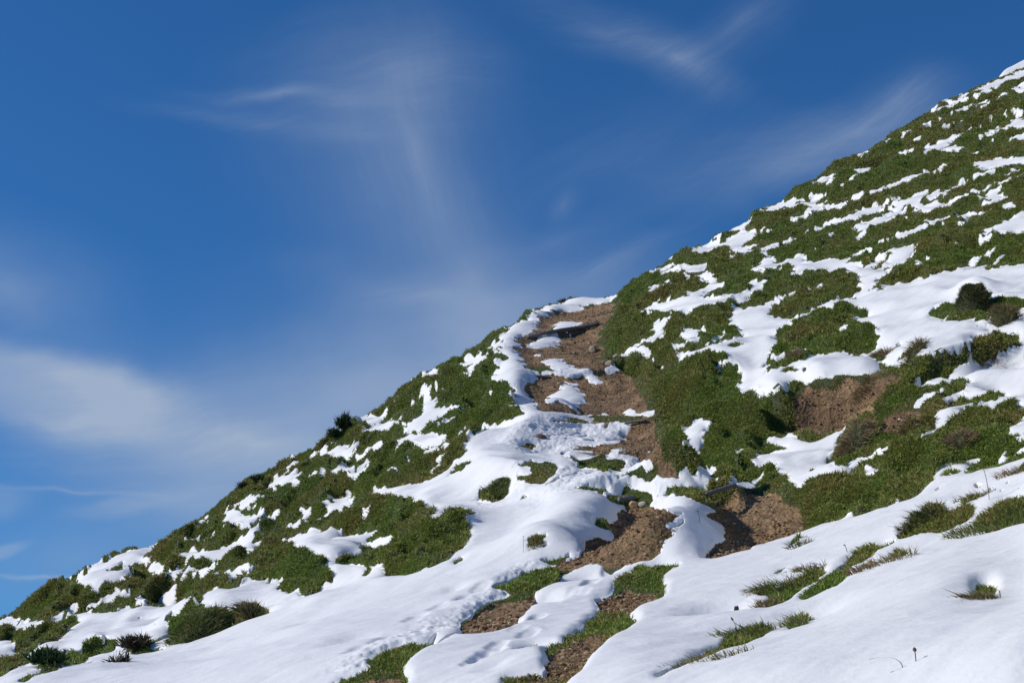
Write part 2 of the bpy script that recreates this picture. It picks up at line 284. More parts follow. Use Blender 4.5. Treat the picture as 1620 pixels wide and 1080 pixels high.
# ------------------------------------------------------------------ outlines of snow, turf and bare earth
# each group: origin x, origin y, scale, then outlines as flat x,y lists (laid on the ground below)
CG = (1080, 80, 3); CC = (1080, 360, 3); CD = (1080, 720, 3); CE = (0, 720, 3); CF = (360, 540, 3); CA = (700, 440, 3); CB = (500, 760, 2.4545)
CK = (1000, 720, 5.4); CH = (1200, 580, 6.75); C1 = (0, 0, 1)
SNOW = [
(CG, '''1170,290,1250,245,1310,228,1290,245,1400,215,1440,195,1400,185,1420,172,1500,140,1560,115,1620,92,1680,70,1680,95,1620,122,1540,148,1490,180,1440,205,1370,232,1270,262,1200,292
1300,228,1330,210,1365,198,1345,218,1310,232
1280,300,1340,272,1400,252,1440,240,1470,245,1440,260,1400,262,1360,280
1500,225,1530,205,1552,200,1530,220
1578,182,1620,165,1680,150,1680,180,1620,195,1585,200
1195,335,1240,316,1245,325,1205,337
1120,362,1180,345,1150,362,1125,368
1195,380,1240,360,1290,340,1330,330,1310,345,1280,350,1240,375,1200,382
1052,388,1060,380,1095,380,1080,392
1338,390,1405,362,1380,380,1345,392
1440,342,1450,335,1482,333,1478,342
1520,305,1560,298,1620,283,1620,295,1570,318,1530,312
1510,382,1550,350,1620,322,1620,345,1570,350,1530,375
1560,352,1620,330,1680,315,1680,360,1620,368,1575,368
1450,400,1500,365,1505,380,1470,400
1548,420,1620,400,1680,395,1680,425,1620,425,1560,426
1380,430,1430,408,1432,415,1395,433
1148,442,1200,438,1250,430,1290,408,1308,408,1290,425,1240,455,1290,455,1350,442,1330,460,1280,478,1240,478,1210,470,1170,475
1070,440,1130,415,1138,420,1080,442
960,428,975,420,992,422,975,433
1025,485,1050,480,1105,467,1090,482,1040,498
835,497,860,485,888,470,855,497
1440,465,1485,452,1460,468
1360,490,1395,482,1385,493
790,572,840,568,885,557,870,570,900,560,870,578,800,620,765,635,840,590,810,580
630,620,650,600,690,600,740,588,720,615,690,630,660,620
590,625,610,617,605,628
1370,530,1420,528,1480,520,1550,512,1590,510,1680,500,1680,530,1620,540,1540,545,1480,555,1420,575,1400,562,1390,545
665,745,740,735,800,705,860,685,850,697,790,720,720,745,640,770
880,675,960,645,1040,620,1065,615,1050,630,980,650,900,675
1070,612,1100,595,1150,583,1140,592,1080,612
1160,578,1200,560,1195,572,1165,582
1215,553,1270,535,1260,545,1220,557
358,752,430,738,480,720,520,708,560,712,550,740,490,750,440,752,400,762
560,730,600,705,640,700,690,675,660,700,640,720,665,725,640,745,660,745,620,770,580,795,550,806,510,797,575,785,590,760,600,740
628,848,680,825,700,822,760,795,800,780,840,760,870,748,910,735,960,710,1000,697,980,712,930,745,960,748,940,765,880,780,850,790,820,800,780,810,730,820,690,835,650,852
970,722,1020,700,1030,720,1080,700,1130,680,1170,672,1130,720,1080,725,1050,750,1020,760,1000,775,960,785,940,790,980,775,1010,750,1000,735
818,835,860,825,900,800,960,795,1000,780,1060,762,1040,785,980,805,930,830,890,850,850,858
835,890,870,868,900,858,880,880,850,893
1090,770,1110,742,1160,740,1200,722,1240,720,1300,705,1350,693,1330,715,1270,725,1230,745,1180,765,1130,775
1170,690,1220,660,1235,670,1280,660,1260,680,1220,700,1180,700
1270,668,1350,620,1420,590,1475,565,1460,580,1390,605,1330,640
1370,685,1440,655,1500,635,1540,620,1550,605,1590,600,1620,580,1680,560,1680,580,1620,597,1570,605,1530,635,1480,645,1420,670,1380,688
1550,585,1595,555,1590,575,1560,595
1415,740,1440,715,1420,695,1460,675,1505,660,1505,675,1535,685,1510,705,1480,730,1440,735
1512,740,1560,728,1590,732,1580,747,1530,743
1290,790,1340,775,1365,770,1360,785,1380,790,1360,808,1320,825,1305,818,1330,800
1390,785,1440,770,1480,755,1460,775,1400,790
1418,862,1460,845,1500,830,1560,800,1620,785,1680,770,1680,850,1620,858,1570,862,1520,875,1500,893,1520,865,1450,872
945,907,1000,885,1050,870,1110,850,1150,835,1170,828,1160,850,1110,868,1050,875,1000,893
1170,812,1200,800,1248,798,1250,815,1225,833,1222,815,1180,818
235,850,270,825,310,805,315,825,290,845,245,862
48,930,60,915,100,908,160,900,130,930,180,925,190,890,240,880,300,862,350,865,340,885,310,900,300,930,330,950,300,962,240,970,220,935,190,915,150,945,100,960,60,975
370,852,400,840,390,852
400,860,430,848,425,858
470,915,540,888,535,897,480,918
560,875,595,862,590,870
670,900,740,868,700,892
608,940,640,920,620,940
660,935,695,922,670,937'''),
(CC, '''318,212,345,190,365,165,420,152,440,155,430,172,490,165,530,138,570,113,587,120,575,145,545,172,600,170,650,158,700,157,740,162,790,145,840,122,885,90,885,105,840,132,795,152,785,172,830,185,850,205,990,198,985,215,900,262,900,290,850,320,820,290,845,240,820,215,760,205,700,212,690,195,620,205,530,220,535,195,490,185,430,195,390,205,340,208
960,190,975,140,1020,105,1050,90,1100,92,1107,115,1070,150,1040,175,1000,188
860,195,900,160,960,145,930,175,890,195
980,115,1030,95,1010,110
345,105,400,90,440,78,460,78,430,100,420,130,400,150,375,150,385,125,375,110
820,5,910,0,900,15,850,10
835,52,880,25,905,15,880,40,850,54
945,68,1000,45,1060,28,1110,15,1160,0,1150,18,1090,38,1020,50,970,65
790,340,850,312,900,290,950,300,985,272,1060,263,1150,247,1220,222,1290,205,1340,188,1400,150,1478,98,1470,120,1400,165,1350,205,1410,190,1460,165,1530,132,1450,180,1410,212,1450,215,1510,195,1620,178,1690,170,1690,480,1620,482,1560,487,1450,500,1390,520,1310,545,1280,575,1160,610,1110,625,1060,650,1000,660,950,650,930,680,850,695,780,700,700,710,640,725,580,738,540,735,480,755,400,772,355,780,430,735,410,700,440,680,500,660,600,620,640,610,700,602,780,597,790,610,850,620,900,590,942,570,935,500,900,495,905,470,850,455,800,458,710,490,800,450,880,415,900,400,860,385,790,375
500,455,505,440,560,412,630,385,670,355,700,352,760,325,740,345,800,335,800,350,740,362,700,385,620,405,560,430
190,435,240,410,265,400,240,385,300,385,370,380,420,358,470,330,540,298,505,325,445,355,440,380,400,415,430,432,480,440,505,455,440,495,428,515,460,540,440,580,400,630,380,660,420,690,440,700,400,730,350,765,285,792,265,770,290,740,268,700,280,670,240,655,170,662,100,680,160,652,245,640,235,612,190,592,140,583,90,588,30,622,0,620,0,598,80,580,130,562,190,545,250,530,285,510,280,480,265,462,220,455
105,558,150,525,218,487,190,515,140,548
415,632,460,610,500,600,490,612,430,637
530,595,575,575,570,595,545,602
0,230,0,192,60,185,110,195,110,225,140,240,165,258,120,270,100,240,60,228,20,238
0,342,60,310,100,285,140,275,170,278,150,290,205,275,170,295,120,320,70,360,110,350,160,330,200,320,250,325,300,290,340,255,395,250,370,268,330,295,290,320,240,335,190,345,130,362,80,375,40,395,0,405
0,480,40,482,70,495,100,480,60,520,20,560,0,570
255,360,285,343,320,352,300,368,265,367
600,300,660,275,705,270,690,280,640,290,600,307
1095,182,1155,155,1140,178,1110,182
1280,95,1345,68,1320,85
670,50,745,28,700,50
1110,745,1170,740,1230,722,1300,700,1360,675,1420,655,1480,645,1540,610,1545,590,1590,560,1600,530,1595,505,1620,500,1690,480,1690,850,1620,870,1600,865,1580,880,1575,860,1610,820,1560,825,1520,830,1480,870,1450,875,1460,855,1430,860,1370,865,1390,850,1450,835,1500,825,1530,810,1540,790,1480,782,1420,800,1380,800,1340,788,1300,810,1260,832,1250,820,1290,790,1340,770,1400,735,1430,715,1400,725,1340,730,1300,755,1260,738,1220,745,1150,770,1120,768
1090,858,1140,825,1180,800,1240,775,1265,760,1260,775,1220,800,1190,825,1150,838,1110,850
1180,940,1210,915,1190,900,1220,865,1290,850,1365,835,1370,850,1330,885,1260,910,1240,925,1200,945
1120,1010,1180,970,1250,925,1220,960,1160,995
1060,1020,1090,1005,1080,1025
910,1080,960,1045,1005,1040,985,1062,940,1080
1005,915,1045,893,1025,912
1505,1000,1560,962,1620,918,1690,890,1690,960,1620,975,1560,985
1560,1010,1620,985,1620,1005,1590,1018
1490,1075,1520,1050,1510,1080
1550,1080,1620,1040,1620,1060,1590,1080
0,990,40,960,60,930,100,920,140,925,135,940,100,950,140,960,110,990,60,1040,20,1050,0,1048
380,1025,420,1005,470,1000,510,990,540,1010,590,1020,640,1010,680,985,750,972,755,985,730,1010,740,1030,710,1085,460,1085,500,1055,480,1045,430,1030,390,1035
255,1080,300,1055,310,1062,290,1080'''),
(CD, '''342,20,380,5,430,-5,700,-5,705,25,740,52,790,50,860,20,920,5,900,25,840,55,760,85,700,100,640,105,600,125,540,155,530,160,500,150,490,140,500,110,470,85,440,60,480,45,400,45,370,48
865,68,930,65,910,82,870,90
0,70,60,75,110,65,150,52,180,80,140,105,100,125,60,135,0,120
200,150,240,120,260,115,250,135,300,130,340,120,385,98,370,120,330,150,310,168,290,155,240,155
135,135,210,110,190,125,150,140
268,92,320,80,340,85,290,98
0,130,60,132,120,145,100,165,80,150,0,148
1490,10,1530,0,1560,5,1500,35'''),
(C1, '''1110,889,1137,884,1173,877,1200,867,1220,855,1247,847,1287,837,1307,828,1327,823,1380,814,1400,809,1413,803,1415,796,1421,800,1433,797,1447,788,1463,777,1468,767,1472,755,1487,747,1500,741,1513,735,1533,728,1552,723,1547,733,1530,742,1528,755,1540,753,1553,745,1573,743,1587,738,1607,730,1640,715,1700,690,1700,1100,900,1100,895,1080,915.6,1063.5,919.6,1051.3,932,1037,948,1025,968.5,1006.5,993,992,1005,982,995,972,1021.5,955.6,1046,945.4,1050,929,1048,915,1070,900.6,1082.6,892.4
60,1073,87,1063,127,1054,167,1051,207,1040,233,1036,253,1033,277,1031,300,1022,333,1007,367,993,400,982,433,972,430,967,417,962,400,961,385,965,353,967,337,965,333,960,313,953,297,948,287,950,320,940,347,930,370,920,355,933,367,937,387,927,407,922,427,917,423,930,433,920,447,918,447,933,463,933,460,940,480,938,480,947,493,947,520,933,533,923,527,907,517,893,513,883,487,872,467,863,447,857,473,850,507,838,517,837,520,842,547,849,567,850,590,841,587,855,603,857,627,848,623,857,600,865,573,870,547,876,537,884,537,893,560,897,577,897,600,900,608,912,614,919,643,913,679,900.6,691,892,704,890,728,870,744,856,750,841,740,829,736,817,748.5,811,728,810,712,813,691,823,671,821,685,811,663,797,638.5,785,583.5,783.6,600,775,643,767,647,770,667,767,693,755,713,740,720,732,733,723,733,710,740,698,753,695,757,687,770,682,783,683,763,677,780,670,807,667,827,661,830,655,823,647,810,640,813,627,810,613,790,603,783,593,793,587,787,577,797,567,790,557,770,552,780,543,793,538,800,523,800,516,833,508,843,495,847,487,867,480,893,475,903,475,913,467,940,467,977,464,967,477,953,480,933,483,917,487,913,492,900,493,887,492,870,495,862,500,847,508,847,520,833,528,823,533,822,543,815,557,820,568,833,580,843,587,858,607,843,600,830,603,828,617,837,630,847,643,855,651,867,652,890,653,913,657,927,658,960,656,980,665,995,673,990,687,980,698,947,703,933,708,930,712,933,717,960,723,997,723,1027,730,1037,743,1047,755,1067,758,1083,762,1117,765,1120,770,1100,768,1067,768,1047,768,1053,777,1040,787,1020,777,995,773,967,787,957,792,973,797,983,801,972.6,809,966,821,952,827,966.5,852,944,850,928,856,924,868,915.6,880,903,884,883,892,854,898,826,903,810,913,781,927,773,933,801,939,803.5,945,781,951,761,960,744,976,728,984,722,992,732,1004,712,1012,687,1021,695,1008,675,1021,643,1025,614,1033,581,1051,590,1059,561,1066,533,1076,530,1100,20,1100'''),
(CB, '''335,725,370,690,430,660,500,630,570,605,640,605,700,590,740,575,785,550,790,530,830,500,835,460,850,430,900,400,930,380,940,360,1000,340,1060,322,1130,318,1190,325,1230,340,1225,375,1200,390,1150,400,1160,430,1120,455,1080,470,1105,500,1085,525,1035,545,1020,575,990,580,960,610,970,625,920,640,890,665,905,690,870,715,885,740,820,750,760,770,700,800,700,830,390,830,340,760
1130,330,1230,325,1290,305,1300,325,1240,335'''),
(CK, '''150,430,200,385,270,350,350,340,440,337,500,360,560,400,600,420,660,440,690,460,650,490,610,500,640,540,700,560,760,590,720,590,760,640,770,670,820,690,770,700,740,740,700,780,640,840,600,870,590,910,450,935,400,945,290,940,200,950,0,950,0,920,60,895,150,890,190,855,260,820,270,790,300,770,300,730,360,690,380,660,310,660,330,630,400,615,430,600,450,570,400,570,300,600,260,580,330,560,400,530,420,515,340,490,280,460,220,440'''),
(CA, '''400,325,450,300,470,270,520,265,565,290,560,310,510,325,460,332
500,250,560,205,640,208,620,235,560,240
465,385,520,378,580,400,620,425,560,435,500,415
450,452,500,438,560,445,630,425,690,430,700,445,640,455,560,455
690,460,720,455,735,495,710,505,680,485
490,575,530,545,580,535,590,500,600,485,640,515,665,540,680,580,650,610,620,632,600,600,560,582,500,590
750,425,820,405,815,440,760,445
690,645,760,640,700,680,680,690
830,640,860,622,900,638,1000,632,1030,625,960,650,870,650
810,810,840,800,855,835,815,840
940,825,990,812,960,830
425,365,470,360,460,370
560,260,600,250,590,265
1075,852,1100,830,1140,790,1160,760,1135,745,1180,720,1220,680,1280,685,1270,710,1240,740,1220,770,1180,805,1120,820,1080,855
985,866,1050,862,1060,858,1040,870
1085,850,1120,845,1115,855
1080,875,1135,870,1130,880
1130,905,1200,915,1250,900,1290,890,1320,920,1280,950,1230,970,1150,960,1180,935
1400,830,1440,815,1430,840,1405,848
940,155,1040,110,1100,100,1150,95,1200,60,1240,45,1270,40,1350,30,1300,55,1230,95,1300,100,1370,85,1420,75,1470,35,1535,10,1500,45,1450,80,1400,100,1340,108,1270,125,1200,135,1160,165,1100,160,1000,160
975,75,1000,40,1060,25,1115,0,1080,25,1030,50
1240,0,1310,5,1290,25,1250,20
960,-30,1010,-60,1060,-50,1130,-55,1200,-50,1240,-30,1300,-15,1200,-30,1100,-28,1020,-30
1000,120,1035,102,1020,118
1395,115,1430,100,1460,115,1430,128
1085,85,1100,80,1095,90
830,390,870,350,880,330,930,310,980,290,1020,260,975,240,1010,225,1040,195,1055,200,1045,250,1050,265,1000,300,960,310,920,330,970,335,1000,350,950,350,900,350,850,380
1085,355,1110,340,1080,320,1130,320,1140,290,1100,275,1150,260,1200,245,1235,245,1200,280,1160,320,1110,350
985,395,1050,380,1040,395,1000,403
1000,440,1040,430,1020,445
1060,580,1072,576,1068,592
90,385,140,370,210,368,200,395,180,415,150,430,130,460,110,485,100,450,130,420,100,410'''),
(CF, '''935,165,940,140,990,130,1018,140,1000,155,970,165,950,170
910,215,950,205,1000,200,960,230,925,258,940,235,915,225
1000,245,1020,225,1015,245
990,275,1015,265,1000,280
850,297,895,287,890,293,860,300
740,325,768,305,755,322
785,290,815,258,805,282
650,430,650,410,680,405,640,370,650,355,700,345,750,338,720,360,700,375,690,400,760,385,840,348,820,370,790,390,850,395,890,375,920,340,910,300,915,275,950,270,990,280,970,300,1000,320,1060,310,1100,305,1080,330,1040,345,1000,365,980,390,940,410,890,428,860,425,850,405,790,405,730,425,670,440
590,355,640,342,650,350,640,370,600,362
970,425,1000,400,1055,365,1040,390,1010,410
780,508,830,490,850,465,900,455,930,435,945,430,930,455,1000,450,1035,460,1020,485,960,503,920,500,880,485,830,495
630,530,660,510,700,495,740,480,745,495,820,475,790,490,740,510,680,525,640,545
480,530,540,510,590,490,632,487,610,525,580,545,535,575,530,550
410,545,420,520,470,515,530,498,520,512,470,525,440,545
390,638,440,620,500,605,560,595,620,590,675,565,670,580,640,610,600,630,570,635,540,620,470,635
220,690,215,655,260,635,320,625,355,615,340,640,300,655,330,680,300,697,285,670,250,672,235,688
285,600,320,585,315,597
480,490,505,480,500,490
515,475,550,458,535,472
515,430,540,425,525,435
895,548,930,530,1000,505,1060,485,1095,477,1060,495,980,520,920,540
840,585,870,562,860,578
940,570,980,555,1020,550,1000,565
950,630,985,605,1020,580,1010,600,970,627
690,655,740,635,800,615,800,628,750,635,710,652
435,765,500,760,560,735,600,728,590,750,605,765,560,790,520,805,500,830,450,845,400,865,340,875,390,860,440,838,500,805,480,795,450,795
230,915,280,880,340,855,365,830,375,790,310,785,392,790,380,830,355,858,300,888
615,800,655,797,640,808
1085,430,1110,418,1125,430,1100,440
1170,410,1190,390,1208,405
30,775,100,740,155,732,130,745,70,775,40,790
1220,260,1245,255,1240,265
300,555,345,545,330,556'''),
(CE, '''1055,265,1100,270,1120,260,1150,285,1190,295,1230,280,1250,245,1235,300,1200,330,1250,340,1245,365,1220,380,1200,410,1195,428,1252,408,1240,430,1180,452,1100,455,1040,470,980,490,920,492,850,490,880,470,930,455,980,465,1010,440,1060,440,1100,430,1150,410,1190,380,1170,360,1150,320,1100,330,1050,345,1080,310,1065,285
1115,240,1150,215,1230,195,1210,210,1150,245,1125,250
1170,258,1230,237,1215,252
1255,300,1350,260,1340,275,1280,310,1240,340,1200,345
1300,115,1330,95,1380,90,1430,80,1420,100,1370,120,1410,140,1380,158,1370,130,1340,130,1310,150
1370,55,1425,40,1400,55
1250,175,1290,165,1270,180
845,400,900,390,960,375,1010,360,990,375,940,390,880,405
935,335,960,318,1020,310,1000,325,960,338
815,390,850,370,835,390
970,290,1000,288,980,295
320,592,400,556,430,531,490,512,560,474,640,450,700,435,765,420,755,445,700,462,680,485,665,512,720,490,740,485,700,510,650,520,600,545,560,600,620,575,660,550,640,570,590,595,545,605,500,605,460,610,450,625,430,645,400,620,380,610
690,560,720,530,760,510,790,503,780,540,740,563
745,575,790,560,830,545,880,535,935,530,900,560,870,590,840,590,800,570,760,578
820,520,850,510,840,528
925,595,925,570,980,545,1060,508,1050,520,1010,550,1060,565,1110,540,1160,530,1210,520,1200,545,1170,570,1130,565,1070,580,1000,575,960,580
645,705,690,680,740,670,800,640,835,635,810,670,790,700,760,705,720,695,680,715
480,700,520,670,560,655,618,655,590,675,550,695,510,702
390,720,460,680,520,650,560,632,575,635,530,660,470,690,400,725
230,780,280,750,310,710,370,685,340,715,300,760,260,785
185,715,215,690,200,710
-120,820,0,780,60,765,95,800,140,795,200,785,175,830,130,830,90,825,40,808,0,812,-120,850
90,970,130,935,200,905,270,880,290,850,330,815,390,790,370,775,300,775,330,762,440,748,470,755,550,757,680,722,760,722,860,690,890,684,870,735,850,760,800,765,780,800,795,840,730,870,680,890,620,890,580,910,540,935,545,900,520,875,440,870,400,880,405,895,370,910,300,950,260,955,240,935,210,920,150,970
540,935,600,900,620,890,625,900,600,925,610,945,640,950,620,965,590,990,520,992,470,1012,430,1012,390,1003,420,950,500,950
720,915,720,900,760,885,830,845,900,835,980,815,990,820,950,850,900,900,830,935,790,940,770,920
-120,1060,0,1060,20,1040,90,1010,130,1000,150,1000,190,1020,200,1040,150,1055,100,1075,100,1140,-120,1140
-120,910,0,895,60,885,70,890,50,930,90,935,70,945,40,970,0,975,-120,990
1040,640,1100,600,1105,610,1070,635''')]
TURF = [
(CC, '''1165,400,1200,380,1260,365,1310,350,1315,310,1350,285,1400,270,1440,280,1460,300,1465,325,1430,335,1410,355,1490,345,1520,325,1560,335,1620,355,1690,360,1690,395,1620,405,1560,425,1490,435,1480,420,1420,445,1390,430,1350,440,1330,450,1310,435,1270,447,1240,435,1220,445,1200,425,1175,425
210,570,240,548,280,550,280,570,250,577
410,705,470,680,520,655,600,670,630,675,610,690,560,685,480,690,440,705,415,712
525,1010,560,990,680,978,670,995,640,1015,600,1025,560,1020
905,640,930,590,955,570,975,590,1000,590,985,610,950,635
1005,580,1050,545,1060,550,1015,585
1030,610,1080,570,1130,550,1165,570,1130,585,1090,610,1050,625
1410,480,1425,460,1450,455,1480,465,1460,482
1095,440,1125,425,1115,438
1320,715,1400,728,1340,740,1310,765,1270,772
1600,640,1620,625,1640,640,1620,655'''),
(CD, '''1030,385,1060,350,1090,320,1065,290,1120,300,1150,290,1150,250,1190,245,1225,255,1225,285,1290,265,1320,250,1375,258,1370,290,1350,320,1290,345,1240,370,1190,370,1120,375,1060,392
1385,340,1420,310,1480,265,1500,240,1560,210,1620,200,1700,180,1700,310,1620,330,1560,350,1480,365,1410,368
1320,245,1340,215,1390,195,1435,185,1430,200,1370,225,1330,250
1240,120,1250,90,1290,75,1315,78,1290,100,1255,118
1375,165,1400,150,1415,155,1400,170
1190,185,1240,155,1215,175
1570,95,1590,55,1620,35,1700,10,1700,60,1620,80,1590,95
597,72,620,57,638,60,625,77
1310,165,1335,152,1325,162
1520,155,1550,138,1535,152
1450,225,1485,205,1470,215
1500,190,1530,178,1515,190
540,680,590,640,640,600,700,560,750,520,800,480,850,450,900,425,960,410,1030,405,1010,420,960,440,900,465,880,490,850,505,780,535,785,575,760,605,730,630,680,640,620,665,570,690
390,740,400,700,430,670,380,655,340,660,350,640,400,625,440,640,480,620,540,600,590,560,620,530,670,540,665,560,640,590,600,610,560,635,520,655,490,690,440,715
530,450,545,415,600,398,590,410,555,430
965,505,990,475,1020,460,1060,465,1030,485,990,505
838,555,850,525,880,510,905,520,870,540
1370,695,1400,680,1395,650,1400,620,1450,615,1500,628,1495,650,1450,680,1410,692
500,850,530,800,540,765,580,760,620,768,590,790,550,820
0,1020,40,980,100,945,180,910,220,855,280,830,350,805,375,820,365,850,390,830,430,835,400,850,360,875,290,905,200,930,140,950,110,980,40,1010
410,580,440,555,480,543,450,560
240,705,280,685,260,700
-138,1080,-60,1038,0,1008,30,1008,-15,1029,-90,1068,-120,1090'''),
(CB, '''645,50,680,20,740,20,770,40,740,65,700,90,645,95
795,85,820,60,838,62,830,75
810,262,820,230,860,208,905,210,890,225,840,250
520,340,530,320,560,308,565,320
85,310,120,285,240,262,250,290,200,330,110,332
180,372,185,345,205,345,200,372
860,318,900,303,960,296,990,285,985,300,940,325
870,265,890,250,905,252,885,268
1085,180,1080,150,1110,150,1140,175,1120,195
800,650,860,630,850,660
1240,410,1240,410,1241,411'''),
(CA, '''365,880,400,870,520,885,570,900,540,930,480,980,410,970,320,950,370,930,430,935,430,900,380,900
480,990,560,940,565,955,520,975
500,690,520,670,600,660,680,672,690,690,640,695,540,700
560,740,640,715,690,710,600,735,520,745
630,870,680,855,780,850,880,880,860,920,780,920,700,900,650,890
610,1005,700,990,800,1000,770,1040,700,1015
720,940,790,950,760,965
820,1050,880,1000,1000,1030,1010,1060,900,1075
285,320,290,315,310,325,300,335,275,335
290,295,315,290,310,305,290,308
330,805,340,795,400,775,440,785,490,800,400,814
700,655,760,650,860,655,980,660,960,680,860,690,780,685,720,680
410,425,500,420,560,435,620,430,600,440,500,440,440,442
1210,110,1260,65,1340,40,1300,70,1240,105
600,815,700,800,690,812,640,822
520,555,520,555,521,556
540,775,600,772,590,780
640,760,700,752,690,762'''),
(CF, '''1055,625,1090,590,1150,587,1130,610,1090,630
935,380,950,372,955,380
560,750,570,745,590,752'''),
(CE, '''505,562,550,525,595,510,590,540,550,552
930,850,1000,820,1040,800,1000,835,950,865
650,800,660,785,665,795
720,805,740,795,730,808
770,775,830,748,825,760,790,775
700,880,760,855,790,860,720,898
1270,620,1290,590,1290,620,1272,635
870,900,935,865,930,880,900,895
920,895,950,878,940,890
430,1000,460,985,450,1000''')]
EARTH = [
(C1, '''1240,640,1270,618,1300,614,1350,604,1400,600,1436,594,1400,616,1380,630,1330,644,1270,652
1470,586,1500,572,1560,556,1560,562,1500,584
1395,668,1420,655,1450,650,1462,660,1440,680,1410,690,1395,685
1230,600,1232,600,1232,602'''),
(CB, '''880,345,1000,300,1050,240,1140,220,1130,150,1160,100,1320,95,1400,130,1430,160,1400,200,1350,265,1290,310,1220,325,1100,320,1000,345
545,570,600,530,680,480,790,470,850,430,830,500,790,550,740,575,650,605,570,605
1080,470,1130,450,1200,430,1300,440,1330,465,1270,490,1215,520,1110,510
880,690,960,650,1080,600,1120,620,1060,680,1020,740,960,785,740,785,880,740
100,790,250,765,330,760,330,800,100,800
420,660,560,600,640,600,500,640'''),
(CK, '''640,520,700,420,860,400,900,370,1000,300,1100,340,1250,360,1350,400,1400,480,1420,560,1450,640,1300,720,1200,760,1000,840,750,890,560,930,500,850,700,700,640,560
0,440,200,440,420,520,380,700,260,820,0,930
820,380,950,310,1050,300,1000,390'''),
(CA, '''440,205,500,165,640,155,800,110,810,130,780,200,750,260,735,330,770,390,830,440,900,480,950,560,960,620,1010,640,1000,700,1010,780,1050,860,1090,900,1150,940,1180,965,1040,955,1000,880,850,850,620,840,480,830,320,830,300,790,430,660,370,530,320,380,350,280
430,950,440,930,500,930,560,905,480,985
1080,990,1250,985,1300,990,1250,1000'''),
(CH, '''280,750,400,650,490,560,560,440,620,380,680,290,720,320,760,360,850,370,900,330,1000,330,1150,350,1300,290,1340,270,1220,400,1180,520,1130,560,1000,610,880,700,740,710,600,720,450,735''')]

# ------------------------------------------------------------------ lay the outlines on the ground
IU = np.arange(NU); IL = np.arange(NL)
def fill(mask, px, py, val):
    a = np.c_[px, py]; b = np.roll(a, -1, 0); seg = []
    for p, q in zip(a, b):
        k = max(1, int(np.hypot(*(q-p))/3.5)); seg += [p+(q-p)*t/k for t in range(k)]
    pj, pi = [], []
    for x, y in seg:
        u, v = px_uv(x, y); l = cast(CM, u, v)
        pj.append(np.interp(u, US, IU)); pi.append(np.interp(l, LS, IL))
    pj = np.array(pj); pi = np.array(pi); qj = np.roll(pj, -1); qi = np.roll(pi, -1)
    for r in range(max(0, int(np.ceil(pi.min()))), min(NL-1, int(pi.max()))+1):
        c = (pi <= r) != (qi <= r)
        if not c.any(): continue
        xs = np.sort(pj[c] + (r-pi[c])/(qi[c]-pi[c])*(qj[c]-pj[c]))
        for s, e in zip(xs[::2], xs[1::2]):
            s_, e_ = int(np.ceil(s-.25)), int(np.floor(e+.25))
            if e_ >= s_: mask[r, max(0, s_):e_+1] = val
def lay(groups, mask, val):
    for (ox, oy, s), txt in groups:
        for line in txt.split('\n'):
            f = np.array([float(t) for t in line.split(',')]); fill(mask, ox+f[0::2]/s, oy+f[1::2]/s, val)
offu = sstep(.38, .44, np.abs(U)); infr = Z/Y < px_uv(810, 1088)[1]
rnd = (fbm(X*.9+40, Y*.45+X*.3, 4) > -.02).astype(np.float32)        # outside what the photograph shows: patches by chance
crest_l = LS[np.argmax(CM >= CM[-1][None]-1e-9, axis=0)]
# break up the edges: slide the outlines along the fall of the slope, in thin teeth
Zc = blur(Z, 10, 8)                                  # level lines of the slope carry the teeth
kk = np.clip(-np.gradient(Zc, axis=1)/np.where(np.abs(np.gradient(Zc, axis=0)) < 1e-5, 1e-5, np.gradient(Zc, axis=0)), -2.2, 1)
kk = blur(kk, 12, 10)
t_a = vnoise(X*1.6+7, Zc*15)*2-1; t_b = vnoise(X*4.0, Zc*38+40)*2-1; t_c = fbm(X*9, Y*9, 2)
amp = 5.5+3.0*sstep(8, 14, Y)
sh = amp*t_a + .5*amp*t_b
dj = np.clip(np.round(IU[None] + sh + 1.3*t_c), 0, NU-1).astype(int); di = np.clip(np.round(IL[:, None] + kk*sh + 1.0*t_c), 0, NL-1).astype(int)
def covers():
    snow = np.zeros(Z.shape, np.float32); earth = np.zeros(Z.shape, np.float32); turfm = np.zeros(Z.shape, np.float32)
    lay(SNOW, snow, 1); lay(TURF, snow, 0); lay(EARTH, earth, 1)
    lay([g for g in TURF if g[0] == CA], turfm, 1); earth *= 1-.75*turfm
    brk = np.zeros(Z.shape, np.float32)                          # thawing middle of the path: snow broken by soil and turf
    fill(brk, np.array([845, 900, 1000, 1030, 1000, 960, 1000, 1050, 1030, 930, 900, 850]), np.array([672, 664, 662, 690, 706, 716, 730, 748, 762, 745, 722, 700]), 1)
    snow = snow*np.where((brk > 0) & (vnoise(X*3.6+Y, Y*8.5)*.75+vnoise(X*11, Y*21)*.25 < .43), 0, 1)
    snow = np.where((offu > .3) | (infr & (Y < 9)), np.where((Y < 9) & ((np.abs(U) < .39) | (Y < 3.3)), ~(((U > -.125) & (U < -.078)) | ((U > -.004) & (U < .034))), rnd), snow)
    snow = np.where((offu <= .3) & (L > crest_l[None]+.01), rnd, snow)
    snow = np.where(Y > 11, np.maximum(snow, np.roll(snow, 1, 0)), snow)
    return snow[di, dj].astype(np.float32), earth[di, dj], turfm
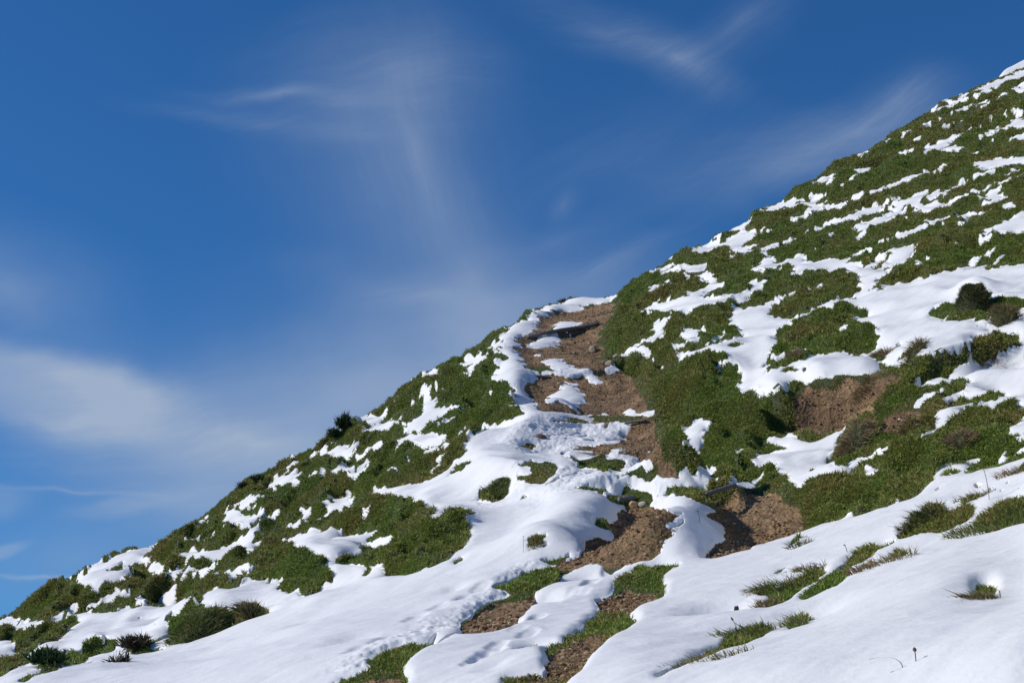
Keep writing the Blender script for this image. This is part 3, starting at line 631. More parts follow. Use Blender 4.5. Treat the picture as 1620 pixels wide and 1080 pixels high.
# small relief: hummocks of turf everywhere but on the trodden path
pathm = np.zeros(Z.shape, np.float32); lay(EARTH, pathm, 1); lay([g for g in TURF if g[0] == CA], pathm, 1)
onpath = blur(pathm, 14, 10)
calm = 1-.85*sstep(.02, .4, onpath)
nearness = sstep(5, 13, Y)
snow, earth, turfm = covers(); smooth_w = 1-.75*blur(snow, 14, 10)
wx, wy = X+.25*fbm(X*1.1, Y*1.1+4, 2), Y+.25*fbm(X*1.1+9, Y*1.1, 2)
hum = .55-np.abs(fbm((wx*.36-wy*.93)*.75+3, (wx*.93+wy*.36)*2.1, 3))*2.4
Z = Z + nearness*calm*smooth_w*(.21*hum + .04*fbm(X*.7, Y*.7, 3))
Z = fit_crest(Z, 3, .09)
CM = cast_grid(Z+.012)
snow, earth, turfm = covers()
soft = blur(snow, 5, 4); earthf = sstep(.30, .70, blur(earth, 2, 2))
turf_w = (1-sstep(.15, .8, soft))*(1-earthf)
lump = fbm(X*5.5, Y*4.5+9, 3)
Zg = Z + turf_w*(.25+.75*sstep(4, 10, Y))*((.070*lump+.024*fbm(X*13, Y*11, 2))*(.25+.75*calm) + .02)
Zg += earthf*(.022*fbm(X*7, Y*7, 4, .6) + .006*(vnoise(X*45, Y*45)-.5))
Zg += .008*fbm(X*24, Y*24, 2)*turf_w
e1 = blur(earth, 2, 2); 
nE = fbm(X*5, Y*5, 4)
earthf = sstep(.30, .70, e1 + .35*nE*(e1 > .01))
s1 = box1(box1(snow, 1, 1), 1, 0); s1b = blur(snow, 2, 2); s3 = blur(snow, 5, 5); s2 = blur(snow, 12, 10)
steep = sstep(.7, 1.4, np.hypot(np.gradient(Z, axis=0)/np.maximum(np.gradient(Y, axis=0), 1e-6), .3))
fing = vnoise(X*3.0+Y*2.0, (Y*1.0-X*.55)*16)*2-1          # meltwater fingers along the fall of the slope
fing = .6*fing + .4*(vnoise(X*9+Y*4, (Y-X*.5)*34)*2-1)
n_ = fbm(X*11, Y*11, 3)
tone = np.where(e1 > .02, 1.2, .8)
s1n = .80*s1 + .20*s1b + .07 + (.16*fing*tone*(1-steep) + .10*n_)*(4*s3*(1-s3))
# footprints and dimples in the snow
DIM = [(905,915,.12,.05),(925,910,.10,.05),(965,905,.06,.03),(865,950,.10,.05),(855,945,.07,.03),(835,1022,.07,.035),(850,1022,.06,.03),(775,1062,.06,.02),(712,940,.07,.03),(735,948,.05,.02),(1150,957,.16,.05),(1120,962,.14,.04),(1200,955,.08,.03),(550,1018,.12,.03),(640,1000,.2,.02),(1285,975,.12,.03),(1060,1000,.2,.02)]
DZ = np.zeros(Z.shape)
for px, py, r, dd in DIM:
    a = wp(px, py, CM); s, d = poly_dist([a, a+np.array([.02, .04])]); DZ[s] -= dd*np.exp(-(d/r)**2)
for t_ in np.linspace(.12, 1, 8):                              # boot prints up the snowy middle of the track
    for sg in (-1, 1):
        px, py = np.interp(t_, [0, .5, 1], [720, 850, 960])+sg*9+rng.normal()*9, np.interp(t_, [0, .5, 1], [1068, 985, 905])+rng.normal()*5
        a = wp(px, py, CM); dr = np.array([.03, .13]); s, d = poly_dist([a, a+dr]); DZ[s] -= (.006+.009*rng.random())*np.exp(-(d/.035)**4)
for px, py in ((650,990),(690,970),(725,955),(757,938),(600,1020),(556,1040),(670,1008)):
    a = wp(px, py, CM); s, d = poly_dist([a, a+np.array([.03, .12])]); DZ[s] -= .014*np.exp(-(d/.045)**4)
trample = np.zeros(Z.shape)
for pl in ([(690,1000),(780,950),(830,900)], [(600,1030),(700,990)], [(560,1060),(640,1020)]):
    s, d = poly_dist([wp(a, b, CM) for a, b in pl]); trample[s] = np.maximum(trample[s], .7*np.exp(-(d/.10)**2))
for pl in ([(830,760),(900,745),(960,760),(1080,770)], [(870,690),(950,680)], [(860,720),(950,710)], [(1000,740),(1040,760)]):
    s, d = poly_dist([wp(a, b, CM) for a, b in pl]); trample[s] = np.maximum(trample[s], .8*np.exp(-(d/.45)**2))

thick = .004 + .010*s3 + .014*sstep(.4, 1.0, s2) + .012*sstep(.5, 1, s2)*sstep(7, 16, Y)
prof = np.clip((s1n-.44)/.30, -1, 1); prof = np.where(prof > 0, np.sqrt(np.clip(1-(1-prof)**2, 0, 1)), prof*.8)
wob = .020*fbm(X*1.1+Y*.5, Y*2.6-X*1.3, 4) + .007*fbm(X*3+Y*1.4, Y*9-X*4.5, 3) + .0022*fbm(X*14, Y*22, 3)
Zsb = blur(Zg, 8, 6); fillw = sstep(.4, .95, s3)
Zs = Zg*(1-fillw) + Zsb*fillw + .008 - .012*(1-s3) + thick*prof + wob*sstep(.5, 1, s2) + DZ + trample*sstep(.4, .9, s3)*(.022*fbm(X*9, Y*9, 4, .6)+.012*fbm(X*28, Y*28, 2))
ins = s1n > .40
Zh = Zg - .09*sstep(.62, .95, s1n)*sstep(.6, .95, s3)
V3 = lambda zz: np.stack([X, Y, zz], -1).reshape(-1, 3)
idx = np.arange(NU*NL).reshape(NL, NU)
quads = np.stack([idx[:-1, :-1], idx[:-1, 1:], idx[1:, 1:], idx[1:, :-1]], -1)
def sub_mesh(name, zz, sel, mat, col=None):
    q = quads[sel]; used = np.unique(q); re = np.zeros(NU*NL, np.int32); re[used] = np.arange(len(used), dtype=np.int32)
    return mesh_np(name, V3(zz)[used], re[q], mat, col=None if col is None else col.reshape(-1, 3)[used])

# ------------------------------------------------------------------ materials
def new_mat(name):
    m = bpy.data.materials.new(name); m.use_nodes = True; nt = m.node_tree
    return m, nt.nodes, nt.links, nt.nodes['Principled BSDF']
def tex_noise(N, K, scale, detail=6, rough=.6, vec=None):
    t = N.new('ShaderNodeTexNoise'); t.inputs['Scale'].default_value = scale; t.inputs['Detail'].default_value = detail; t.inputs['Roughness'].default_value = rough
    if vec is not None: K.new(vec, t.inputs['Vector'])
    return t
def ramp(N, K, fac, stops):
    r = N.new('ShaderNodeValToRGB'); K.new(fac, r.inputs[0]); e = r.color_ramp.elements
    while len(e) < len(stops): e.new(.5)
    for i, (p, c) in enumerate(stops): e[i].position = p; e[i].color = (*c, 1)
    return r.outputs[0]
def obj_vec(N):
    return N.new('ShaderNodeTexCoord').outputs['Object']
def bump(N, K, bs, h, strength, dist):
    b = N.new('ShaderNodeBump'); b.inputs['Strength'].default_value = strength; b.inputs['Distance'].default_value = dist
    K.new(h, b.inputs['Height']); K.new(b.outputs[0], bs.inputs['Normal']); return b

m_snow, N, K, B = new_mat('snow'); v = obj_vec(N)
t = tex_noise(N, K, 2.2, 6, .55, v); K.new(ramp(N, K, t.outputs['Fac'], [(.3, (.765, .762, .75)), (.7, (.81, .80, .785))]), B.inputs['Base Color'])
B.inputs['Roughness'].default_value = .55; B.inputs['Specular IOR Level'].default_value = .25
t2 = tex_noise(N, K, 60, 5, .65, v); bump(N, K, B, t2.outputs['Fac'], .35, .006)
m_soil, N, K, B = new_mat('turf_soil'); v = obj_vec(N)
t = tex_noise(N, K, 9, 8, .65, v); K.new(ramp(N, K, t.outputs['Fac'], [(.25, (.045, .040, .020)), (.5, (.055, .070, .022)), (.75, (.105, .085, .045))]), B.inputs['Base Color'])
B.inputs['Roughness'].default_value = .9; t2 = tex_noise(N, K, 70, 4, .7, v); bump(N, K, B, t2.outputs['Fac'], .9, .02)
m_earth, N, K, B = new_mat('bare_earth'); v = obj_vec(N)
t = tex_noise(N, K, 1.7, 10, .62, v); c1 = ramp(N, K, t.outputs['Fac'], [(.30, (.080, .044, .020)), (.47, (.170, .095, .040)), (.6, (.240, .140, .062)), (.75, (.31, .195, .095))])
t3 = N.new('ShaderNodeTexVoronoi'); t3.inputs['Scale'].default_value = 38; K.new(v, t3.inputs['Vector'])
mxe = N.new('ShaderNodeMix'); mxe.data_type = 'RGBA'; mxe.blend_type = 'OVERLAY'; mxe.inputs['Factor'].default_value = .38
bw = N.new('ShaderNodeRGBToBW'); K.new(t3.outputs['Color'], bw.inputs[0]); K.new(c1, mxe.inputs['A']); K.new(bw.outputs[0], mxe.inputs['B'])
hs = N.new('ShaderNodeHueSaturation'); hs.inputs['Saturation'].default_value = .92; K.new(mxe.outputs['Result'], hs.inputs['Color']); K.new(hs.outputs[0], B.inputs['Base Color'])
B.inputs['Roughness'].default_value = .95; bump(N, K, B, t3.outputs['Distance'], .8, .012)
def leaf_mat(name, trans=.28):
    m, N, K, B = new_mat(name)
    a = N.new('ShaderNodeAttribute'); a.attribute_name = 'Tint'; K.new(a.outputs['Color'], B.inputs['Base Color'])
    B.inputs['Roughness'].default_value = .62; B.inputs['Specular IOR Level'].default_value = .22
    tr = N.new('ShaderNodeBsdfTranslucent'); K.new(a.outputs['Color'], tr.inputs['Color'])
    mxs = N.new('ShaderNodeMixShader'); mxs.inputs[0].default_value = trans
    K.new(B.outputs[0], mxs.inputs[1]); K.new(tr.outputs[0], mxs.inputs[2]); K.new(mxs.outputs[0], N['Material Output'].inputs['Surface'])
    return m
m_grass = leaf_mat('grass_blades')
m_stone, N, K, B = new_mat('loose_stone')
a = N.new('ShaderNodeAttribute'); a.attribute_name = 'Tint'; K.new(a.outputs['Color'], B.inputs['Base Color']); B.inputs['Roughness'].default_value = .85
def wood_mat(name, c0, c1):
    m, N, K, B = new_mat(name); v = obj_vec(N); mp = N.new('ShaderNodeMapping'); mp.inputs['Scale'].default_value = (3, 60, 60); K.new(v, mp.inputs['Vector'])
    t = tex_noise(N, K, 1.5, 6, .7, mp.outputs[0]); K.new(ramp(N, K, t.outputs['Fac'], [(.3, c0), (.7, c1)]), B.inputs['Base Color'])
    B.inputs['Roughness'].default_value = .8; bump(N, K, B, t.outputs['Fac'], .6, .006); return m
m_wood = wood_mat('weathered_wood', (.075, .072, .068), (.19, .185, .175))
m_stem, N, K, B = new_mat('dry_stem'); B.inputs['Base Color'].default_value = (.10, .075, .045, 1); B.inputs['Roughness'].default_value = .8
m_val, N, K, B = new_mat('valley'); t = tex_noise(N, K, .004, 8, .6, obj_vec(N)); K.new(ramp(N, K, t.outputs['Fac'], [(.35, (.035, .05, .028)), (.6, (.10, .11, .06))]), B.inputs['Base Color']); B.inputs['Roughness'].default_value = 1

# ------------------------------------------------------------------ setting meshes
is_e = earthf > .5
cell_e = (is_e[:-1, :-1].astype(int)+is_e[1:, 1:]+is_e[1:, :-1]+is_e[:-1, 1:]) >= 2
set_props(sub_mesh('hillside', Zh, ~cell_e, m_soil), kind='structure')
set_props(sub_mesh('path', Zh, cell_e, m_earth), kind='structure')
cell_s = ins[:-1, :-1] | ins[1:, 1:] | ins[1:, :-1] | ins[:-1, 1:]
set_props(sub_mesh('snow', Zs, cell_s, m_snow), kind='structure')
S = 9000; k = 24
gx, gy = np.meshgrid(np.linspace(-S, S, k), np.linspace(-S, S, k)); gz = -260 + 50*fbm(gx*.0009, gy*.0009, 3)
gi = np.arange(k*k).reshape(k, k)
set_props(mesh_np('valley_floor', np.stack([gx, gy, gz], -1).reshape(-1, 3), np.stack([gi[:-1, :-1], gi[:-1, 1:], gi[1:, 1:], gi[1:, :-1]], -1).reshape(-1, 4), m_val), kind='structure')
Ztop = np.where(ins, np.maximum(Zs, Zg), Zg)

# ------------------------------------------------------------------ grass
dZdx = np.gradient(Zg, axis=1)/np.maximum(np.gradient(US)[None]*Y, 1e-6)
dZdl = np.gradient(Zg, axis=0)/np.gradient(LS)[:, None]
dZdy = dZdl/Y - dZdx*U                                   # z as a function of x and y
GREEN = np.array([[.125,.190,.035],[.155,.220,.045],[.100,.145,.032],[.185,.215,.065],[.135,.165,.040]])
OLIVE = np.array([[.180,.180,.050],[.210,.185,.065],[.145,.130,.045],[.230,.195,.080]])
STRAW = np.array([[.300,.220,.110],[.240,.165,.085],[.360,.280,.150],[.170,.110,.060]])
def blades(px_, py_, pz_, up, length, width, cols, bend=.35):
    """one bent blade (two triangles) per root"""
    n = len(px_); root = np.stack([px_, py_, pz_], -1)
    ang = rng.random(n)*2*np.pi; side = np.stack([np.cos(ang), np.sin(ang), np.zeros(n)], -1)
    side = np.cross(up, side); side /= np.linalg.norm(side, axis=1)[:, None]+1e-9
    hw = side*(width*.5)[:, None]
    lean = rng.normal(size=(n, 3))*bend; lean[:, 2] = -np.abs(lean[:, 2])*.6
    mid = root + up*(length*.55)[:, None]; tip = mid + (up*.45+lean*.55)*length[:, None]
    v = np.stack([root-hw-up*.01, root+hw-up*.01, mid+hw*.85, mid-hw*.85, tip], 1).reshape(-1, 3)
    b = np.arange(n)*5
    f = np.concatenate([np.stack([b, b+1, b+2], -1), np.stack([b, b+2, b+3], -1), np.stack([b+3, b+2, b+4], -1)])
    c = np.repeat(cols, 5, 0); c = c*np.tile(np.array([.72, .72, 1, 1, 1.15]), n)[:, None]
    return v, f, c
w = turf_w_full = (1-sstep(.30, .46, s1n))*(1-.7*sstep(.2, .5, np.roll(s1n, -4, 0))*(Y > 9))*(1-.93*earthf)
dV = np.gradient(Z/Y, axis=0); vis = ((Zg/Y) > cast_grid(Zg)-.006) & (np.abs(U) < .40) & (Y > 3.4)
w = w*np.where(vis, np.clip(dV/np.mean(np.abs(dV[vis])), .25, 3.5), .05)*np.where(L > math.log(45), .1, 1)
nT = 1050000
cdf = np.cumsum(w.ravel()); pick = np.searchsorted(cdf, rng.random(nT)*cdf[-1]); pi_, pj_ = np.unravel_index(pick, w.shape)
pi_ = np.clip(pi_, 0, NL-2); pj_ = np.clip(pj_, 0, NU-2)
fi, fj = rng.random(nT), rng.random(nT)
def samp(A): 
    return (A[pi_, pj_]*(1-fi)+A[pi_+1, pj_]*fi)*(1-fj)+(A[pi_, pj_+1]*(1-fi)+A[pi_+1, pj_+1]*fi)*fj
bu = samp(U); by = np.exp(samp(L)); bx = bu*by; bz = samp(Zg); gxn = samp(dZdx); gyn = samp(dZdy)
nrm = np.stack([-gxn, -gyn, np.ones(nT)], -1); nrm /= np.linalg.norm(nrm, axis=1)[:, None]
up = nrm*.75 + np.array([0, 0, .35]) + rng.normal(size=(nT, 3))*.55; up /= np.linalg.norm(up, axis=1)[:, None]
dist = np.hypot(by, bx); flat = samp(onpath)
tone1 = fbm(bx*.8+5, by*.8, 3); tone2 = fbm(bx*3+1, by*3+7, 2); bank = samp(blur(earthf, 16, 14))
pol = np.clip(.22 + .8*tone1 + .25*tone2, 0, 1); pst = np.clip(.02 + .40*tone2 + .35*tone1 + .55*np.clip(bank*2, 0, 1)*(tone1 > -.25), 0, .75)
r1 = rng.random(nT)
cols = GREEN[rng.integers(0, len(GREEN), nT)]
cols = np.where((rng.random(nT) < pol)[:, None], OLIVE[rng.integers(0, len(OLIVE), nT)], cols)
cols = np.where((r1 < pst*.6)[:, None], STRAW[rng.integers(0, len(STRAW), nT)], cols)
cols = cols*np.array([1.40, 1.38, 1.12])*(.86+.28*rng.random(nT))[:, None]
ln = (.009 + .022*rng.random(nT)**1.5 + .0007*dist)*(1-.5*sstep(.03, .35, flat))*(1+.6*np.clip(tone2+tone1, 0, 1))
wd = .0020 + .00034*dist + .004*(rng.random(nT) < .3)
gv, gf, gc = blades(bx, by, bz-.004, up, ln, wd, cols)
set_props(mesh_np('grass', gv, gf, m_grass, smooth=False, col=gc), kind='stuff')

# ------------------------------------------------------------------ gravel on the path
def rock_shape(seed, sub=0):
    import bmesh
    bm = bmesh.new(); bmesh.ops.create_icosphere(bm, subdivisions=1+sub, radius=1)
    r = np.random.default_rng(seed); ax = r.normal(size=(7, 3)); ax /= np.linalg.norm(ax, axis=1)[:, None]; cut = .62+.3*r.random(7)
    vs = np.array([list(q.co) for q in bm.verts])
    for a_, c_ in zip(ax, cut): d_ = vs@a_; vs -= np.clip(d_-c_, 0, None)[:, None]*a_
    fs = np.array([[q.index for q in f.verts] for f in bm.faces]); bm.free(); return vs, fs
we = earthf*(1-sstep(.36, .45, s1n))*np.where(vis, 1, .05)*np.clip(fbm(X*2.2, Y*2.2, 3)+.55, .1, 1.2)
cdf = np.cumsum(we.ravel()); nG = 17000; pick = np.searchsorted(cdf, rng.random(nG)*cdf[-1]); gi_, gj_ = np.unravel_index(pick, w.shape)
rs = [rock_shape(s) for s in range(6)]
STC = np.array([[.24,.145,.075],[.19,.11,.055],[.30,.20,.11],[.15,.085,.042],[.42,.34,.24],[.21,.12,.06]])
vv, ff, cc = [], [], []; base = 0
for q in range(nG):
    vs, fs = rs[q % 6]; i, j = gi_[q], gj_[q]
    sz = (.0022+.008*rng.random()**6)*(1+.065*Y[i, j]); th = rng.random()*6.28; c_, s_ = math.cos(th), math.sin(th)
    a_ = vs*np.array([1.2, .9, .65])*sz; a_ = np.stack([a_[:, 0]*c_-a_[:, 1]*s_, a_[:, 0]*s_+a_[:, 1]*c_, a_[:, 2]], -1)
    vv.append(a_+np.array([X[i, j]+rng.normal()*.01, Y[i, j]+rng.normal()*.01, Zg[i, j]+sz*.1])); ff.append(fs+base); base += len(vs)
    cc.append(np.repeat((STC[rng.integers(0, 6)]*np.array([1.08, 1, .88])*(.65+.5*rng.random()))[None], len(vs), 0))
set_props(mesh_np('gravel', np.concatenate(vv), np.concatenate(ff), m_stone, smooth=False, col=np.concatenate(cc)), kind='stuff')

# ------------------------------------------------------------------ single things
def place(px, py, Zsurf=None):
    p = wp(px, py, cast_grid(Ztop) if False else CMT); return np.array([p[0], p[1], ground_at(p[0], p[1], Zg)])
CMT = cast_grid(Ztop); Zroot = np.where(ins, np.maximum(Zs-.012, Zg), Zg)
def empty(name, loc, label, cat, group=None):
    o = bpy.data.objects.new(name, None); COL.objects.link(o); o.location = loc; o.empty_display_size = .1
    return set_props(o, label, cat, group)
def local(o, v): return v - np.array(o.location)
TG = 'grass tufts standing out of the snow'
def tuft(px, py, rx, ry, h, nb, pal, label, wind=(-.5, 0, .5), spread=.5, name='grass_tuft', cat='grass tuft', group=None, dead=.2, dome=0.0, wide=.004, tilt=0.0, sink=.02):
    c = place(px, py); t = rng.random(nb)*6.283; r = np.sqrt(rng.random(nb))
    ex, ey = r*np.cos(t)*rx, r*np.sin(t)*ry; ct, st_ = math.cos(tilt), math.sin(tilt); x = c[0]+ex*ct-ey*st_; y = c[1]+ex*st_+ey*ct
    z = np.array([ground_at(a, b, Zg if dome else Zroot) for a, b in zip(x, y)]) + dome*np.sqrt(np.clip(1-r*r, 0, 1)) - .01
    d = np.stack([ex*ct-ey*st_, ex*st_+ey*ct, np.zeros(nb)], -1)/max(rx, ry)*spread + np.array(wind) + np.array([0, 0, .55]) + rng.normal(size=(nb, 3))*.22
    if dome: d += np.stack([(x-c[0]), (y-c[1]), np.zeros(nb)], -1)/max(rx, ry)*1.0
    d /= np.linalg.norm(d, axis=1)[:, None]
    col = pal[rng.integers(0, len(pal), nb)]*.9; col = np.where((rng.random(nb) < dead)[:, None], STRAW[rng.integers(0, 4, nb)], col)*(.8+.4*rng.random(nb))[:, None]
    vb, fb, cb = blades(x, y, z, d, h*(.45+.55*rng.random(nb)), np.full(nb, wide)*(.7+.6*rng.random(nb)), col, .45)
    root = c.copy(); root[2] = c[2]
    if dome:
        o = empty(name, root, label, cat, group)
        k1, k2 = 10, 24; pr = np.linspace(0, 1.04, k1); pa = np.linspace(0, 2*np.pi, k2, endpoint=False); RR, AA = np.meshgrid(pr, pa, indexing='ij')
        ex, ey = RR*np.cos(AA)*rx, RR*np.sin(AA)*ry; dx, dy = ex*ct-ey*st_, ex*st_+ey*ct
        gz_ = np.array([ground_at(a, b, Zg) for a, b in zip((c[0]+dx).ravel(), (c[1]+dy).ravel())]).reshape(RR.shape)
        dz = gz_ - .02 + dome*np.sqrt(np.clip(1-np.clip(RR, 0, 1)**2, 0, 1)) + .01*fbm(dx*20, dy*20, 2)
        ii = np.arange(k1*k2).reshape(k1, k2); i2 = np.roll(ii, -1, 1)
        mesh_np('turf_mound', np.stack([dx, dy, dz-c[2]], -1).reshape(-1, 3), np.stack([ii[:-1], ii[1:], i2[1:], i2[:-1]], -1).reshape(-1, 4), m_soil, o)
        mesh_np('blades', vb-root, fb, m_grass, o, smooth=False, col=cb)
    else:
        o = mesh_np(name, vb-root, fb, m_grass, smooth=False, col=cb); o.location = root; set_props(o, label, cat, group)
    return o
DG = np.array([[.06,.085,.025],[.08,.10,.03],[.05,.065,.022],[.10,.10,.04]])
tuft(1561,944,.055,.035,.09,320,OLIVE,'small windswept grass tuft alone in the smooth snow at lower right', (-.9,0,.1), .3, group=TG)
tuft(1263,990,.04,.07,.09,220,GREEN,'pointed green tuft on its own in the snow just below the long grassy strip', (-.5,.1,.4), .3, group=TG)
tuft(1235,935,.11,.08,.085,420,GREEN,'long green blades fanning left at the upper edge of the grassy strip', (-.7,0,.4), .3, group=TG)
tuft(1285,905,.07,.05,.075,260,OLIVE,'dark bushy tuft at the upper right end of the fanned green blades', (-.7,0,.3), .3, group=TG)
tuft(1218,958,.05,.06,.07,180,STRAW,'straw brown tuft at the lower left tip of the grassy strip', (-.4,0,.4), .3, group=TG, dead=.5)
tuft(1205,940,.04,.04,.08,120,OLIVE,'thin drooping green tuft left of the straw brown tuft', (-.9,0,.1), .3, group=TG)
tuft(1477,812,.06,.05,.085,260,DG,'dark windblown tuft like a quiff on the turf island in the right snowfield', (-.8,0,.4), .3, group=TG)
tuft(1447,828,.06,.05,.08,220,DG,'grey green windblown tuft at the left tip of the right turf island', (-.9,0,.4), .3, group=TG)
tuft(1592,832,.26,.13,.075,1500,GREEN,'big clump of long dark grass at the right edge of the snowfield', (-.4,0,.6), .5, group=TG, dead=.15)
tuft(1185,1008,.11,.06,.07,500,GREEN,'wide low green tuft with a seed stalk in the lowest grassy strip', (-.5,0,.4), .3, group=TG)
tuft(1125,1040,.14,.04,.06,260,OLIVE,'thin brownish trail of grass at the lower left end of the lowest strip', (-.5,0,.3), .3, group=TG)
tuft(1419,883,.09,.05,.08,200,OLIVE,'small flat tuft in the snow right of the turf ribbon', (-.6,0,.3), .3, group=TG)
tuft(1369,900,.06,.05,.08,150,STRAW,'tiny brownish tuft just under the turf ribbon', (-.6,0,.3), .3, group=TG)
tuft(1268,862,.06,.08,.08,130,DG,'small dark tuft half buried in the snow right of the muddy hollow', (-.4,0,.3), .3, group=TG)
tuft(1225,910,.08,.03,.04,100,OLIVE,'faint sliver of grass above the fanned green blades', (-.4,0,.2), .3, group=TG)
tuft(1506,735,.12,.07,.07,200,GREEN,'low oval patch of grass near the top of the right snowfield', (-.3,0,.3), .3, group=TG)
tuft(1600,750,.08,.06,.08,220,STRAW,'brown tuft hanging at the right edge above the big dark clump', (-.4,0,.2), .3, group=TG)
tuft(1545,787,.10,.04,.07,180,OLIVE,'scraggly wisps of grass in the middle of the right snowfield', (-.5,0,.4), .3, group=TG)
TM = 'rounded grass tussocks on the slope'
tuft(1541,490,.17,.15,.05,3200,DG,'round dark grass tussock rising from the upper snowfield', (-.1,0,.3), .4, 'grass_tussock','tussock',TM,.12,.26)
tuft(1590,505,.14,.12,.09,900,OLIVE,'brown topped tussock at the right edge of the upper turf island', (-.2,0,.1), .5, 'grass_tussock','tussock',TM,.45,.14)
tuft(786,790,.12,.11,.04,1200,GREEN,'small dark green tussock alone in the snow beside the path', (0,0,.3), .4, 'grass_tussock','tussock',TM,.1,.09)
tuft(848,861,.055,.06,.03,420,OLIVE,'lens shaped tussock in the snow left of the muddy rut', (0,0,.3), .4, 'grass_tussock','tussock',TM,.2,.04)
tuft(834,789,.06,.06,.04,220,OLIVE,'tiny tussock right of the dark green tussock', (0,0,.3), .4, 'grass_tussock','tussock',TM,.2,.02)
tuft(312,1003,.19,.19,.05,1900,GREEN,'dome of turf at the left end of the grassy island in the lower left snow', (0,0,.2), .4, 'grass_tussock','tussock',TM,.1,.15)
tuft(342,990,.05,.05,.10,420,STRAW,'straw coloured tussock with drooping blades right of the turf dome', (0,0,-.1), .8, 'grass_tussock','tussock',TM,.6,.10)
tuft(395,975,.07,.06,.13,260,DG,'small dark windblown tussock near the right end of the lower left island', (-.8,0,.3), .3, 'grass_tussock','tussock',TM,.3,.04)
tuft(1352,712,.14,.12,.09,800,STRAW,'large straw tussock beside the snow shelf below the earth scar', (-.3,0,-.2), .6, 'grass_tussock','tussock',TM,.55,.16)
tuft(1255,566,.08,.07,.09,260,STRAW,'pale straw tussock at the lower edge of the central green patch', (-.2,0,.1), .4, 'grass_tussock','tussock',TM,.6,.05)
tuft(1396,566,.10,.08,.10,320,STRAW,'straw tussock melting out of the upper snow shelf', (-.5,0,.1), .4, 'grass_tussock','tussock',TM,.45,.06)
tuft(1448,556,.12,.09,.10,380,OLIVE,'olive tussock right of the straw one on the upper snow shelf', (-.5,0,.1), .4, 'grass_tussock','tussock',TM,.4,.07)
tuft(1520,700,.10,.08,.08,300,STRAW,'brown grass tussock drooping above the top of the right snowfield', (-.2,0,-.2), .5, 'grass_tussock','tussock',TM,.6,.08)
tuft(1440,672,.09,.06,.08,420,STRAW,'brown tussock hanging over the dark hollow right of the earth scar', (-.2,0,-.3), .5, 'grass_tussock','tussock',TM,.6,.03)
tuft(1375,604,.16,.05,.12,360,STRAW,'curtain of dry grass hanging over the top of the earth scar', (-.1,-.5,-.5), .3, 'grass_tussock','tussock',TM,.7,.02)
tuft(1575,575,.12,.07,.11,300,STRAW,'pale brown tussock along the ledge at the far right', (-.2,-.3,-.3), .4, 'grass_tussock','tussock',TM,.6,.03)

# needle shrubs on the edge of the hill and twiggy plants low in the view
def shrub(px, py, rr, hh, n, label, pal, ln_=.07, twigs=14, name='low_shrub'):
    c = place(px, py); o = empty(name, c, label, 'shrub', 'low shrubs on the slope')
    V_, F_ = [], []; b0 = 0; ends = []
    for q in range(twigs):
        a = rng.random()*6.283; e = rng.random()**.6*.95; tip = np.array([math.cos(a)*rr*e, math.sin(a)*rr*e, hh*(1-.35*e*e)*(.8+.25*rng.random())])
        k1 = tip*.5+rng.normal(size=3)*rr*.08; P_ = [np.array([0, 0, -.03]), k1, tip]; ends.append((k1, tip))
        for w_, p_ in zip((.009, .006, .002), P_):
            for g in range(5): V_.append(p_+np.array([math.cos(g*1.2566), math.sin(g*1.2566), 0])*w_)
        for s_ in range(2):
            for g in range(5): F_.append([b0+s_*5+g, b0+s_*5+(g+1) % 5, b0+(s_+1)*5+(g+1) % 5, b0+(s_+1)*5+g])
        b0 += 15
    mesh_np('stem', V_, F_, m_stem, o)
    E = np.array([k for k, _ in ends]); T = np.array([t_ for _, t_ in ends]); s_ = rng.integers(0, twigs, n); f = rng.random(n)[:, None]
    base_ = E[s_]*(1-f)+T[s_]*f*1.0 + rng.normal(size=(n, 3))*np.array([rr, rr, hh])*.16
    base_[:, 2] = np.maximum(base_[:, 2], .01)
    d = base_/np.array([rr, rr, hh])*.8 + np.array([0, 0, .35]) + rng.normal(size=(n, 3))*.4; d /= np.linalg.norm(d, axis=1)[:, None]
    col = pal[rng.integers(0, len(pal), n)]*(.7+.6*rng.random(n))[:, None]
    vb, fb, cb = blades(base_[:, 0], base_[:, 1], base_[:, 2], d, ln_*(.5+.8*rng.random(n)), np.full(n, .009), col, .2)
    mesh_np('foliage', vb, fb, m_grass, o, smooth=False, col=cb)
    return o
PINE = np.array([[.025,.055,.018],[.035,.07,.022],[.045,.085,.03],[.02,.04,.015]])
BRN = np.array([[.06,.04,.025],[.045,.05,.03],[.09,.065,.04],[.03,.035,.02]])
shrub(545,683,.12,.21,1400,'round dark green needle shrub standing against the sky on the left ridge',PINE)
shrub(530,694,.10,.12,600,'smaller dark shrub just below the round shrub on the left ridge',PINE)
shrub(215,1026,.09,.04,600,'dark brownish low shrub on the turf patch in the lower left snow',BRN)
shrub(188,1046,.06,.07,120,'sparse twiggy plant poking out of snow in the lower left',BRN,.05,20)
shrub(75,1050,.11,.05,700,'dark dwarf shrub at the left end of the lowest turf island',PINE,.05)
shrub(384,772,.08,.04,260,'brownish dwarf shrub on the skyline of the left slope',BRN,.08)
shrub(406,760,.08,.05,260,'green dwarf shrub on the skyline next to the brownish one',PINE,.07)
shrub(890,477,.10,.10,300,'tiny dark shrub in the snow at the top end of the path',BRN,.05,8)

